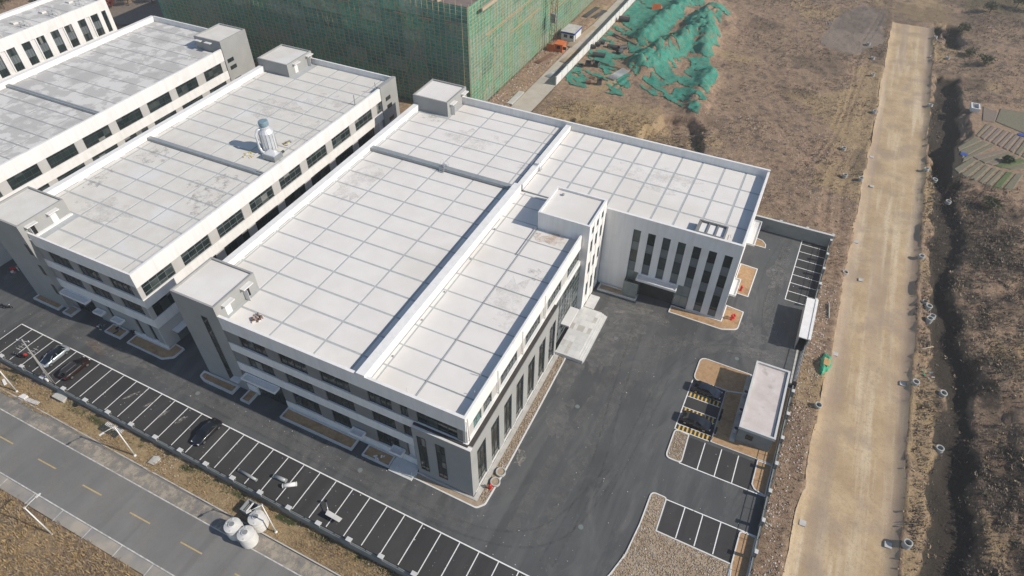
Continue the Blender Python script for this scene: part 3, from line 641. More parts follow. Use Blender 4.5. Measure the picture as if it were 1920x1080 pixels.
# ------------------------------------------------------------------ building helpers
M['glass_black'] = mat('window_glass_dark', (.012, .016, .016), (.022, .027, .026), .1, .5, spec=.35); M['glass_pale'] = mat('window_glass_low', (.10, .105, .095), (.15, .15, .135), .2, .7, spec=.4)
class Face:
    """a vertical facade: u runs along it, d goes inward from the outer plane"""
    def __init__(s, axis, at, root): s.a, s.at, s.root = axis, at, root
    def rng(s, u0, u1, d0, d1):
        if s.a == 'y-': return (u0, u1, s.at+d0, s.at+d1)
        if s.a == 'x+': return (s.at-d1, s.at-d0, u0, u1)
        if s.a == 'y+': return (u0, u1, s.at-d1, s.at-d0)
        return (s.at+d0, s.at+d1, u0, u1)
    def box(s, name, u0, u1, d0, d1, z0, z1, m, parent=None):
        return box(name, *s.rng(u0, u1, d0, d1), z0, z1, M[m], parent or s.root)
    def win(s, u0, u1, z0, z1, cols=3, rows=1, d=.28, frame='frame_dark', glass='glass', name='window', bw=.06, split=None):
        B = []
        du = (u1-u0)/cols; zs = [z0+(z1-z0)*k/rows for k in range(rows+1)] if split is None else [z0]+split+[z1]
        B += [(*s.rng(u0, u1, d-.04, d+.05), zz-bw/2 if 0 < i < len(zs)-1 else (zz if i == 0 else zz-bw), zz+bw/2 if 0 < i < len(zs)-1 else (zz+bw if i == 0 else zz)) for i, zz in enumerate(zs)]
        for k in range(cols+1):
            a = u0+du*k; a = min(max(a, u0+bw/2), u1-bw/2)
            B.append((*s.rng(a-bw/2, a+bw/2, d-.038, d+.052), z0+bw, z1-bw))
        w_ = boxes(name, B, M[frame], s.root)
        for k in range(cols):
            for j in range(len(zs)-1):
                gl = glass if not callable(glass) else glass(k, j)
                if gl == 'glass': gl = random.choices(['glass', 'glass2', 'blind'], [.80, .17, .03])[0]
                box('pane', *s.rng(u0+du*k+.02, u0+du*(k+1)-.02, d+.01, d+.03), zs[j]+.02, zs[j+1]-.02, M[gl], w_)
        return w_
def roof_field(root, x0, x1, y0, y1, z, xl, yl, m, jm='joint', gap=.24, skip=None, roof=None):
    """slab with joints: base in joint colour, a proud panel in every cell"""
    rf = roof or box('roof', x0, x1, y0, y1, z-.3, z-.02, M[jm], root)
    xs = [x0]+[v for v in xl if x0 < v < x1]+[x1]; ys = [y0]+[v for v in yl if y0 < v < y1]+[y1]
    for i in range(len(xs)-1):
        for j in range(len(ys)-1):
            a, b_, c, d = xs[i], xs[i+1], ys[j], ys[j+1]
            a += gap/2 if i else .02; b_ -= gap/2 if i < len(xs)-2 else .02
            c += gap/2 if j else .02; d -= gap/2 if j < len(ys)-2 else .02
            if b_-a < .25 or d-c < .25: continue
            if skip and skip((a+b_)/2, (c+d)/2): continue
            t = random.random()
            box('roof_panel', a, b_, c, d, z-.02, z+.012+.012*t, m if not callable(m) else m((a+b_)/2, (c+d)/2), rf)
    return rf
def stair_house(root, x0, x1, y0, y1, ztop, zb, m, roofm, door_face, doors, zroof, low_m=None):
    """tower block with a thin parapet round its flat top, doors out to the roof with small hoods"""
    t = box('stair_tower', x0, x1, y0, y1, zb, ztop-.35, m, root)
    P = [(x0, y0), (x1, y0), (x1, y1), (x0, y1)]
    ring('parapet', P, inset(P, .28), ztop-.35, ztop, m, t); box('roof_panel', x0+.3, x1-.3, y0+.3, y1-.3, ztop-.349, ztop-.28, roofm, t)
    for u, op in doors:
        if door_face == 'x+':
            d = box('roof_door', x1, x1+.03, u-.5, u+.5, zroof+.05, zroof+2.1, M['offwhite'] if not op else M['black'], t)  # open doors: black panel paints in the unlit doorway
            box('door_hood', x1, x1+.8, u-.95, u+.95, zroof+2.25, zroof+2.4, M['offwhite'], t)
            if op: box('door_leaf', x1, x1+.95, u-.56, u-.51, zroof+.05, zroof+2.1, M['offwhite'], t)
        else:
            d = box('roof_door', u-.5, u+.5, y0-.03, y0, zroof+.05, zroof+2.1, M['offwhite'], t); box('door_hood', u-.95, u+.95, y0-.8, y0, zroof+2.25, zroof+2.4, M['offwhite'], t)
    return t
RZ, PT = 15.4, 16.7                           # roof level and parapet top

# ------------------------------------------------------------------ main factory with office front and right wing
mb = empty('factory_building', (-45, 39, 0), 'large white L-shaped factory with gridded flat roofs in the centre', 'building')
# masses
box('wall', -71.3, -40.2, 39.25, 109.2, 0, RZ-.3, M['white'], mb)                  # main hall
box('wall', -40.2, -25.05, 39.25, 86.4, 0, RZ-.3, M['white'], mb)                 # office front
box('wall', -40.2, -1.3, 86.45, 109.2, 0, RZ-.3, M['white'], mb)                   # right wing
ROWS = [42.6+3.94*k for k in range(11)]
def main_skip(x, y): return (x < -63.4 and y < 46.9) or (x < -63.3 and y > 102.7)
r1 = roof_field(mb, -71.3, -40.9, 39.1, 85.2, RZ, [-69.9, -63.2, -55.8, -48.3, -42.2], ROWS, M['roof_new'], gap=.33, skip=main_skip)
r2 = roof_field(mb, -71.3, -40.9, 86.2, 109.2, RZ, [-69.9, -63.2, -55.8, -48.4, -42.2], [90.3, 94.1, 98.05, 102.0, 105.8], M['roof_new'], gap=.32, skip=main_skip)
r3 = roof_field(mb, -39.05, -24.9, 39.1, 85.7, RZ, [-38.3, -32.3], ROWS+[85.1], M['roof_new'], gap=.25, skip=lambda x, y: x > -32.4 and y > 77.8)
r4 = roof_field(mb, -39.0, -1.2, 86.3, 109.0, RZ, [-36.1, -32.3, -28.3, -24.4, -20.5, -16.5, -12.7, -8.6, -4.8], [92.1, 97.8, 103.1], M['roof_new'], gap=.38)
tubes('lightning_strip', [([(-32.3, 39.2, RZ+.10), (-32.3, 77.4, RZ+.10)], .035)]+[([(-32.5, y, RZ+.09), (-25, y, RZ+.09)], .025) for y in ROWS], M['steel'], r3, 5)
# parapets
for nm, b_ in (('parapet', (-71.45, -70.35, 46.8, 102.9)), ('parapet', (-63.5, -40.9, 108.95, 109.35)), ('parapet', (-40.9, -.9, 108.95, 109.35)), ('parapet', (-1.25, -.92, 86.35, 108.94)),
               ('parapet', (-40.35, -39.05, 38.83, 85.65)), ('parapet', (-40.1, -39.1, 86.35, 108.94))):
    zz = PT if b_[1] > -70 or b_[3] > 103 else PT-.1
    if b_[1] == -39.1: zz = 16.45
    if b_[3] == 109.35: zz = 16.98
    if b_[1] == -39.05: zz = 16.98
    box(nm, *b_, RZ-.05, zz, M['white'], mb)
box('roof_kerb', -70.3, -40.9, 85.25, 85.5, RZ-.05, 15.95, M['steel'], mb); box('roof_kerb', -70.3, -40.9, 85.85, 86.15, RZ-.05, 16.0, M['steel'], mb)
box('roof_kerb_cap', -70.3, -40.9, 85.2, 86.2, 16.0, 16.06, M['steel'], mb)
# dark drip line of stains at the foot of the left parapet
boxes('gutter_edge', [(-70.33, -70.2, 47+3.94*k+.25, 47+3.94*k+3.2, RZ+.0, RZ+.05) for k in range(14)], M['joint_dark'], mb)
boxes('gutter_edge', [(-39.0, -38.9, 39.6, 77.2, RZ, RZ+.05)], M['joint_dark'], mb)
for y in (44.2, 51.6, 57.9, 66.0, 74.3): lathe('roof_drain', [(0, .0), (.14, .0), (.14, .12), (.09, .12), (.09, .05), (0, .05)], (-38.5, y, RZ+.02), M['steel'], mb, 10)
# front facade of the hall and offices
ff = Face('y-', 38.8, mb)
X0, X1 = -63.55, -24.6
ff.box('parapet', X0, X1-.31, 0, .42, 14.05, PT, 'white'); ff.box('spandrel', X0, X1-.46, 0, .45, 9.72, 11.45, 'white')
ff.box('spandrel', X0, -32.35, 0, .45, 5.30, 7.12, 'white'); ff.box('base_wall', -55.9, -32.35, 0, .45, 0, 1.95, 'white'); ff.box('base_wall', X0, -61.6, .02, .45, 0, 1.95, 'white')
WT = [(-61.0, -56.2), (-54.0, -49.2), (-47.0, -42.2), (-39.3, -35.6), (-34.3, -33.1), (-31.8, -25.9)]
def piers(face, wins, a, b_, z0, z1, m, d=.10):
    e = [a]+[v for w_ in wins for v in w_]+[b_]
    for k in range(0, len(e), 2):
        if e[k+1]-e[k] > .05: face.box('pier', e[k], e[k+1], d, .45, z0, z1, m)
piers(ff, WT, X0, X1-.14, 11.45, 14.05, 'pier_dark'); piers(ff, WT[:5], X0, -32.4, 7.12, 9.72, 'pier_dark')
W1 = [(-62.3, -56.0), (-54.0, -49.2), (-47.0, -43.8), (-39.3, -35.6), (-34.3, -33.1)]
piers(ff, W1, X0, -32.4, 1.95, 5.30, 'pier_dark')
for u0, u1 in WT: ff.win(u0, u1, 11.45, 14.05, 4 if u1-u0 > 3 else 2, 1, split=[13.2])
for u0, u1 in WT[:5]: ff.win(u0, u1, 7.12, 9.72, 4 if u1-u0 > 3 else 2, 1, split=[8.9])
for u0, u1 in W1[1:4]: ff.win(u0, u1, 1.95, 5.30, 4, 1, split=[4.2])
ff.win(-62.3, -56.0, .05, 5.30, 4, 1, split=[2.6], name='glazed_entrance', glass='glass')
# front canopies
def canopy(x0, x1, y0, y1, z, name='canopy'):
    c = box(name, x0, x1, y0, y1, z, z+.16, M['offwhite'], mb)
    P = [(x0, y0), (x1, y0), (x1, y1), (x0, y1)]; ring('canopy_rim', P, inset(P, .14), z+.16, z+.42, M['white'], c); return c
canopy(-62.5, -56.1, 37.6, 38.78, 4.75); canopy(-43.4, -41.2, 37.7, 38.78, 2.9, 'door_hood'); canopy(-36.6, -34.6, 37.6, 38.78, 2.9, 'door_hood')
st = box('entrance_steps', -36.4, -32.6, 36.85, 38.75, 0, .42, M['granite'], mb); box('step', -36.4, -32.6, 36.45, 36.84, 0, .21, M['granite'], mb)
tubes('handrail', [([(-36.3, 36.9, .42), (-36.3, 36.9, 1.4), (-36.3, 38.7, 1.4)], .03), ([(-32.7, 36.9, .42), (-32.7, 36.9, 1.4), (-32.7, 38.0, 1.4)], .03), ([(-35.1, 36.9, .42), (-35.1, 36.9, 1.4), (-35.1, 38.7, 1.4)], .03)], M['metal'], mb)
box('door', -42.9, -41.7, 38.86, 38.9, .05, 2.6, M['frame_dark'], mb)
# grey podium wrapping the office corner
box('podium_wall', -32.35, -23.7, 38.1, 38.79, 0, 11.15, M['grey'], mb)
pf = Face('y-', 38.1, mb)
for u0, u1 in ((-31.7, -30.4), (-28.9, -27.55)): pf.win(u0, u1, 1.65, 9.55, 2, 1, d=-.03, split=[2.6, 4.4, 5.8, 7.7], name='slit_window')
pe = Face('x+', -23.7, mb)
LW = [(39.75+3.94*k, 42.15+3.94*k) for k in range(7)]
pe.box('podium_wall', 38.79, 66.6, .55, 1.3, 0, 11.1, 'grey')
e = [38.79]+[v for w_ in LW for v in w_]+[66.6]
for k in range(0, len(e), 2): pe.box('pier', e[k], e[k+1], 0, .55, .35, 11.12, 'grey')
for u0, u1 in LW:
    pe.box('lintel', u0, u1, 0, .55, 9.0, 11.12, 'grey'); pe.box('sill', u0, u1, 0, .56, 0, .40, 'offwhite')
    pe.win(u0, u1, .40, 9.0, 2, 1, d=.2, split=[1.5, 4.4, 5.0, 7.6], frame='frame_dark', glass=lambda k, j: 'glass_pale' if j == 0 else 'glass_black')
for k in range(0, len(e), 2): pe.box('plinth', e[k]+.01, e[k+1]-.01, -.03, .5, 0, .35, 'offwhite')
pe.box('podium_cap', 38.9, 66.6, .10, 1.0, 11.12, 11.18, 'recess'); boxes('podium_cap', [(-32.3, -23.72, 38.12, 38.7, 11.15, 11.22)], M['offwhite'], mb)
fe = Face('x+', -24.6, mb)
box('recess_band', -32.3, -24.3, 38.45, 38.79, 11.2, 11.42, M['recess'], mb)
fe.box('parapet', 38.8, 77.6, 0, .30, 14.0, PT, 'white'); fe.box('spandrel', 38.7, 77.5, -.18, .45, 10.55, 11.45, 'white')
UW = [(41.0, 43.1), (43.7, 46.0), (48.7, 53.8), (56.6, 61.7), (64.5, 69.7), (72.3, 77.4)]
piers(fe, UW, 38.82, 77.6, 11.45, 14.0, 'pier', .12)
for i, (u0, u1) in enumerate(UW): fe.win(u0, u1, 11.45, 14.0, 2 if u1-u0 < 3 else 5, 1, d=.26, split=[12.2, 13.2], frame='frame', glass='glass_teal' if i == 0 else 'glass')
fe.box('pipe_stub', 38.95, 39.1, -.12, 0, 11.3, 16.0, 'white'); 
for u in (39.35, 47.6, 55.2, 63.0): tube('downpipe', [(-24.47, u, 11.2), (-24.47, u, 16.2)], .07, M['offwhite'], mb, 6)
# glazed entrance wall between podium and stair tower
ge = Face('x+', -24.3, mb)
ge.win(66.7, 77.5, .45, 10.5, 9, 1, d=.1, split=[1.6, 2.8, 3.9, 4.9, 6.0, 7.1, 8.2, 9.4], frame='frame', glass=lambda k, j: random.choice(['glass', 'glass', 'spandrel']), name='curtain_wall', bw=.08)
box('wall_return', -25.0, -23.72, 66.45, 66.68, 0, 11.1, M['grey'], mb)
box('entrance_canopy', -24.3, -22.8, 69.8, 74.2, 3.6, 3.9, M['offwhite'], mb)
box('lobby_wall', -24.9, -24.45, 66.7, 77.5, 0, 10.6, M['grey_dark'], mb)
# granite steps before the entrance
gs = empty('entrance_steps', (-21.6, 72, 0), parent=mb)
for k, (xe, z) in enumerate(((-19.9, .60), (-19.5, .45), (-19.15, .30), (-18.8, .15))): box('step', -23.68, xe, 66.7+.02*k, 78.3-.02*k, z-.15, z, M['granite'], gs)
for i in range(8):
    for j in range(6):
        box('paving_slab', -23.6+.6*j+.01, -23.6+.6*j+.59, 66.9+1.4*i+.01, 66.9+1.4*i+1.38, .60, .605+.006*random.random(), random.choice([M['granite'], M['granite'], M['concrete'], M['kerb']]), gs)
box('ramp_wall', -23.7, -18.9, 66.45, 66.68, 0, .72, M['granite'], gs)
# entrance stair tower
tw = box('stair_tower', -32.3, -23.75, 77.6, 85.9, 0, 18.3, M['white'], mb)
P = [(-32.35, 77.6), (-23.45, 77.6), (-23.45, 85.6), (-32.35, 85.6)]
ring('parapet', P, inset(P, .35), 18.3, 18.75, M['white'], tw); box('roof_panel', -31.9, -23.9, 78.0, 85.2, 18.3, 18.38, M['roof_new'], tw)
lathe('roof_vent', [(0, 0), (.2, 0), (.25, .3), (0, .4)], (-30.6, 84.0, 18.38), M['joint_dark'], tw, 8)
te = Face('x+', -23.45, mb)
cols = [(78.8, 79.9), (81.0, 82.1), (83.3, 84.4)]
rows_ = [(2.2, 5.3), (7.4, 9.9), (12.1, 14.6), (16.0, 17.4)]
ce = [77.62]+[v for c_ in cols for v in c_]+[85.6]
for k in range(0, len(ce), 2): te.box('pier', ce[k], ce[k+1], 0, .3, 0, 18.3, 'white')
for c0, c1 in cols:
    zz = 0.0
    for z0, z1 in rows_: te.box('spandrel', c0, c1, .06, .3, zz, z0, 'offwhite'); te.win(c0, c1, z0, z1, 2, 2, d=.16, frame='frame'); zz = z1
    te.box('spandrel', c0, c1, .06, .3, zz, 18.3, 'offwhite')
# right wing front
rf = Face('y-', 86.0, mb)
RW = [(-18.45+2.53*k, -17.15+2.53*k) for k in range(7)]
rf.box('parapet', -23.45, -1.31, 0, .45, 14.1, PT, 'white')
re_ = [-23.45]+[v for w_ in RW for v in w_]+[-1.31]
for k in range(0, len(re_), 2):
    low = 5.1 if -18 < (re_[k]+re_[k+1])/2 < -7.2 else 0
    rf.box('pier', re_[k], re_[k+1], 0, .45, low, 14.1, 'white')
for i, (u0, u1) in enumerate(RW):
    rf.win(u0, u1, 11.5, 14.1, 1, 1, d=.2); rf.win(u0, u1, 9.75, 11.5, 1, 1, d=.2, glass='spandrel', name='spandrel_panel', frame='frame'); rf.win(u0, u1, 7.1, 9.75, 1, 1, d=.2)
    rf.win(u0, u1, 5.15, 7.1, 1, 1, d=.2, glass='spandrel', name='spandrel_panel', frame='frame')
    if i >= 5:
        rf.win(u0, u1, 1.75, 5.15, 1, 1, d=.2); rf.win(u0, u1, .35, 1.75, 1, 1, d=.2, glass='spandrel', name='spandrel_panel', frame='frame'); rf.box('base_wall', u0, u1, .02, .45, 0, .35, 'white')
rf.win(-18.4, -15.9, .3, 5.1, 2, 1, d=.25, split=[2.7], glass='glass_clear', frame='frame', name='glazed_screen'); rf.win(-9.6, -7.1, .3, 5.1, 2, 1, d=.25, split=[2.7], glass='glass_clear', frame='frame', name='glazed_screen')
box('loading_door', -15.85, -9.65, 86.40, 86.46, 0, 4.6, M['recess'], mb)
rf.box('door_head', -15.9, -9.6, .1, .45, 4.6, 5.1, 'grey')
c_ = box('canopy', -16.3, -9.2, 84.3, 86.0, 4.65, 4.85, M['offwhite'], mb); P = [(-16.3, 84.3), (-9.2, 84.3), (-9.2, 86.0), (-16.3, 86.0)]; ring('canopy_rim', P, inset(P, .16), 4.85, 5.1, M['white'], c_)
tubes('canopy_stay', [([(-9.35, 84.45, 5.0), (-9.35, 86.0, 7.0)], .03), ([(-16.15, 84.45, 5.0), (-16.15, 86.0, 7.0)], .03)], M['metal'], mb)
boxes('glass_vestibule', [(-18.3, -15.8, 84.6, 84.66, .1, 3.6), (-18.36, -18.3, 84.6, 86, .1, 3.6), (-15.8, -15.74, 84.6, 86, .1, 3.6)], M['glass_clear'], mb)
# right wing side
re2 = Face('x+', -.9, mb)
re2.box('side_wall', 86.0, 109.0, 0, .4, 0, PT-.02, 'white')
def side_canopy(y0, y1, z, o):
    c = box('canopy', -.9, -.9+o, y0, y1, z, z+.15, M['offwhite'], mb); P = [(-.9, y0), (-.9+o, y0), (-.9+o, y1), (-.9, y1)]; ring('canopy_rim', P, inset(P, .12), z+.15, z+.4, M['white'], c)
side_canopy(103.6, 111.4, 4.0, 1.5); side_canopy(89.6, 94.2, 3.0, 1.15)
box('side_door', -.9, -.87, 90.3, 93.4, 0, 2.6, M['frame_dark'], mb)
# skylight curb on the right wing roof
sl = ring('skylight_frame', [(-8.85, 86.75), (-4.15, 86.75), (-4.15, 90.2), (-8.85, 90.2)], [(-8.6, 87.0), (-4.4, 87.0), (-4.4, 89.95), (-8.6, 89.95)], RZ, 16.55, M['grey_dark'], mb)
for k in range(3): box('skylight_panel', -8.5+1.4*k+.16, -8.5+1.4*k+1.24, 87.02, 89.93, 16.1, 16.2, M['white'], sl)
boxes('skylight_bar', [(-8.5+1.4*k-.13, -8.5+1.4*k+.13, 87.0, 89.95, 16.0, 16.4) for k in range(4)], M['grey_dark'], sl)
tubes('roof_pipe', [([(-3.7, 88.0, RZ), (-3.7, 88.0, 16.6), (-3.4, 88.0, 16.7), (-3.3, 88, 16.2)], .06)], M['offwhite'], mb)
tubes('roof_pipe', [([(-33.0, 77.3, RZ+.15), (-32.6, 77.0, RZ+.15), (-32.6, 70, RZ+.12)], .07)], M['steel'], mb)
tubes('roof_mast', [([(-25.6, 43.2, RZ), (-25.6, 43.2, 16.5)], .05), ([(-26.4, 46.3, RZ), (-26.4, 46.3, 16.5)], .05), ([(-33.4, 39.8, RZ), (-33.4, 39.8, 16.7)], .04), ([(-24.2, 77.4, 14.8), (-24.2, 77.4, 16.3)], .05)], M['poly'], mb)
# stair towers of the hall
tA = stair_house(mb, -71.6, -63.55, 38.75, 46.75, 18.4, 0, M['grey'], M['roof_new'], 'x+', [(40.9, False), (44.6, True)], RZ)
sa = Face('y-', 38.75, mb); sa.win(-67.0, -65.9, 1.4, 15.4, 1, 7, d=-.02, name='slit_window')
box('door_hood', -65.6, -64.0, 37.8, 38.74, 2.7, 2.85, M['offwhite'], tA)
tB = stair_house(mb, -71.6, -63.5, 102.8, 110.7, 18.5, 0, M['grey'], M['roof_new'], 'x+', [(104.6, True), (109.4, False)], RZ)

# ------------------------------------------------------------------ the next factory to the left
b2 = empty('factory_building', (-97, 39.6, 0), 'white factory with dusty gridded roof carrying the cooling tower', 'building')
box('wall', -111.9, -81.75, 40.05, 110.6, 0, RZ-.3, M['white'], b2)
used = M['roof_used']
GX, GY = [-109.8, -102.2, -96.35, -90.6, -84.8], [43.3+3.9*k for k in range(7)]
sk2 = lambda x, y: x < -103.9 and (y < 48 or y > 103)
roof_field(b2, -111.9, -81.7, 39.9, 69.4, RZ, GX, GY, used, gap=.36, skip=sk2); roof_field(b2, -111.9, -81.7, 70.2, 110.5, RZ, GX, [75.1+3.9*k for k in range(9)], used, gap=.36, skip=sk2)
box('roof_kerb', -111.5, -82.9, 69.42, 69.75, RZ-.05, 15.9, M['steel'], b2); box('roof_kerb', -111.5, -82.9, 69.85, 70.2, RZ-.05, 15.95, M['steel'], b2); box('roof_kerb_cap', -111.5, -84.3, 69.4, 70.22, 15.95, 16.0, M['steel'], b2)
box('parapet', -112.0, -110.9, 47.9, 103, RZ-.05, PT-.1, M['white'], b2); box('parapet', -104, -81.3, 110.35, 110.7, RZ-.05, PT, M['white'], b2)
boxes('gutter_edge', [(-110.88, -110.75, 48.5+7.8*k, 48.5+7.8*k+5.5, RZ, RZ+.05) for k in range(7)], M['joint_dark'], b2)
f2 = Face('y-', 39.6, b2)
f2.box('parapet', -104.0, -81.76, 0, .3, 14.0, PT-.05, 'white'); f2.box('spandrel', -103.9, -81.76, 0, .45, 9.6, 11.3, 'white'); f2.box('spandrel', -103.9, -81.76, 0, .45, 5.0, 7.0, 'white')
WB = [(-101.4, -96.5), (-94.6, -89.9), (-87.7, -83.0)]
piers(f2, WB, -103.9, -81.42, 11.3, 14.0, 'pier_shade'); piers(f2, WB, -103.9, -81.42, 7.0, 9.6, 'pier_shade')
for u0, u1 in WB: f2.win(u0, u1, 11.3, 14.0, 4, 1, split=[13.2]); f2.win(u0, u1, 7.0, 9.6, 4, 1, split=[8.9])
WL = [(-102.8, -96.9), (-93.5, -92.7), (-87.1, -86.2), (-84.1, -83.2)]
piers(f2, WL, -103.9, -81.42, 0, 5.0, 'grey')
f2.win(-102.8, -96.9, .05, 5.0, 4, 1, split=[2.6], name='glazed_entrance')
for u0, u1 in WL[1:]: f2.win(u0, u1, 1.0, 5.0, 1, 3, name='slit_window'); f2.box('base_wall', u0, u1, .05, .45, 0, 1.0, 'white')
boxes('plinth', [(-89, -81.2, 39.52, 39.69, 0, .9)], M['white'], b2)
def canopy2(x0, x1, y0, y1, z, nm='canopy'):
    c = box(nm, x0, x1, y0, y1, z, z+.16, M['offwhite'], b2); P = [(x0, y0), (x1, y0), (x1, y1), (x0, y1)]; ring('canopy_rim', P, inset(P, .14), z+.16, z+.42, M['white'], c)
canopy2(-103.1, -96.8, 38.4, 39.58, 4.6); canopy2(-96.2, -94.2, 38.5, 39.58, 2.9, 'door_hood'); canopy2(-92.0, -89.8, 38.5, 39.58, 2.9, 'door_hood')
e2 = Face('x+', -81.3, b2)
e2.box('parapet', 39.6, 110.7, 0, .45, 13.9, PT-.05, 'white'); e2.box('spandrel', 39.6, 110.6, 0, .45, 9.55, 11.35, 'white'); e2.box('spandrel', 39.6, 110.6, 0, .45, 5.0, 6.9, 'white')
EW = [(40.4+7.82*k, 46.3+7.82*k) for k in range(9)]
piers(e2, EW, 39.62, 104.8, 11.35, 13.9, 'pier'); piers(e2, EW, 39.62, 104.8, 6.9, 9.55, 'pier'); e2.box('base_wall', 39.62, 110.5, .05, .45, 0, 5.0, 'pier')
for u0, u1 in EW[:8]: e2.win(u0, u1, 11.35, 13.9, 4, 1, split=[12.0, 13.1], frame='frame'); e2.win(u0, u1, 6.9, 9.55, 4, 1, split=[8.9])
e2.win(EW[8][0], 104.6, 11.35, 13.9, 2, 1, split=[12.0, 13.1], frame='frame')
# grey end wall at the rear, with small windows
box('end_wall', -82.0, -81.15, 104.8, 110.75, 0, PT+.2, M['grey'], b2)
for z0, z1, u in ((13.1, 14.0, 106.2), (11.2, 12.1, 106.4), (8.2, 9.0, 106.6)): boxes('small_window', [(-81.16, -81.12, u, u+1.8, z0, z1)], M['glass'], b2)
box('side_hood', -81.3, -79.9, 41.4, 44.4, 2.9, 3.05, M['offwhite'], b2); box('side_door', -81.34, -81.24, 42.0, 43.9, 0, 2.6, M['spandrel'], b2)
stair_house(b2, -112.4, -103.9, 38.8, 47.0, 18.4, 0, M['grey'], M['roof_used'], 'x+', [(40.6, True), (44.4, False)], RZ)
box('roof_ledge', -103.88, -103.4, 39.4, 47.0, RZ, RZ+.25, M['white'], b2)
for z0 in (14.6, 10.2, 5.8): boxes('slit_window', [(-105.0, -104.2, 38.76, 38.79, z0-2.2, z0)], M['glass'], b2)
stair_house(b2, -112.3, -103.9, 102.6, 110.9, 18.2, 0, M['grey'], M['roof_used'], 'x+', [(105.2, False), (109.7, True)], RZ)
tubes('roof_mast', [([(-83.4, 98.6, RZ), (-83.4, 98.6, 17.6)], .10), ([(-82.2, 104.6, RZ), (-82.2, 104.6, 18.0)], .09), ([(-84.8, 98.5, RZ+.1), (-82.6, 98.3, RZ+.1)], .05)], M['steel'], b2)

M['stain'] = soft_mat('water_stain', (.40, .385, .365), .7, .48, .66, .6); M['stain_pink'] = soft_mat('rust_stain', (.55, .40, .30), .6, .44, .70); M['stain_faint'] = soft_mat('dust_stain', (.56, .54, .51), .25, .46, .75, .6)
for (x, y, a_, b_) in ((-86.6, 60, 2.6, 4.2), (-88, 66, 2.2, 2.0), (-106, 66, 3.2, 2.6), (-92, 62.5, 1.6, 1.2), (-108, 56, 1.5, 3)): blot('stain', x, y, a_, b_, .2, RZ+.042, M['stain'], b2, 26, .3)
for (x, y, a_, b_) in ((-97, 90, 6, 4), (-90, 97, 4, 3), (-100, 50, 5, 3), (-86, 84, 2.5, 5)): blot('stain', x, y, a_, b_, .1, RZ+.045, M['stain_faint'], b2, 26, .3)
blot('stain', -29.6, 76.0, 2.4, 1.5, 0, RZ+.044, M['stain_pink'], mb, 22, .25); blot('stain', -27.6, 67.6, 1.6, 1.3, 0, RZ+.043, M['stain'], mb, 20, .4); blot('stain', -66, 101, 3.4, 1.2, 0, RZ+.044, M['stain'], mb, 22, .3)
for (x, y, a_, b_) in ((-54, 97, 6, 4), (-20, 100, 8, 4), (-29, 60, 3, 5), (-66, 76, 3, 6)): blot('stain', x, y, a_, b_, .1, RZ+.046, M['stain_faint'], mb, 26, .3)
# ------------------------------------------------------------------ the third factory
b1 = empty('factory_building', (-141, 39.6, 0), 'third factory with blotchy grey weathered roof and rear stair tower', 'building')
box('wall', -156.3, -126.05, 40, 112.5, 0, RZ-.3, M['white'], b1)
HX = [-155.0, -148.0, -141.1, -131.8]
roof_field(b1, -156.3, -126, 40, 71.8, RZ, HX, [45.5+3.95*k for k in range(7)], M['roof_worn'], 'joint_dark', .30); roof_field(b1, -156.3, -126, 72.6, 112.4, RZ, HX, [77.0+3.95*k for k in range(9)], M['roof_worn'], 'joint_dark', .22, skip=lambda x, y: x > -134 and y > 105.2)
box('roof_kerb', -155.6, -127, 71.8, 72.15, RZ-.05, 15.95, M['steel'], b1); box('roof_kerb', -155.6, -127, 72.25, 72.6, RZ-.05, 15.95, M['steel'], b1)
box('parapet', -156.5, -155.5, 40, 112.6, RZ-.05, PT-.1, M['white'], b1); box('parapet', -155.49, -133.8, 112.3, 112.65, RZ-.05, PT-.02, M['white'], b1)
boxes('gutter_edge', [(-155.48, -155.3, 74+5.2*k, 78.6+5.2*k, RZ, RZ+.06) for k in range(7)], M['joint_dark'], b1)
e1 = Face('x+', -125.6, b1)
e1.box('parapet', 39.7, 104.9, 0, .45, 13.9, PT-.05, 'white'); e1.box('spandrel', 39.7, 104.9, 0, .45, 9.5, 11.4, 'white'); e1.box('spandrel', 39.7, 104.9, 0, .45, 5.0, 6.9, 'white')
CW = [(41.9+7.98*k, 48.0+7.98*k) for k in range(8)]
CW[7] = (98.2, 103.6)
piers(e1, CW, 39.7, 104.9, 11.4, 13.9, 'pier'); piers(e1, CW, 39.7, 104.9, 6.9, 9.5, 'pier'); e1.box('base_wall', 39.7, 104.9, .05, .45, 0, 5.0, 'pier')
for u0, u1 in CW: e1.win(u0, u1, 11.4, 13.9, 4, 1, split=[12.1, 13.2]); e1.win(u0, u1, 6.9, 9.5, 4, 1, split=[8.9])
tC = stair_house(b1, -133.6, -125.5, 105.0, 113.4, 18.4, 0, M['grey'], M['roof_used'], 'y-', [], RZ)
for x in (-132.0, -129.0): box('door_hood', x-.9, x+.9, 104.2, 105.0, RZ+2.2, RZ+2.35, M['offwhite'], tC); box('roof_door', x-.5, x+.5, 104.96, 105.0, RZ+.05, RZ+2.05, M['glass_clear'], tC)
for z0, z1, u in ((13.0, 13.9, 105.6), (11.2, 12.1, 105.9), (8.2, 8.9, 106.3)): boxes('small_window', [(-125.5, -125.46, u, u+2.0, z0, z1)], M['glass'], b1)

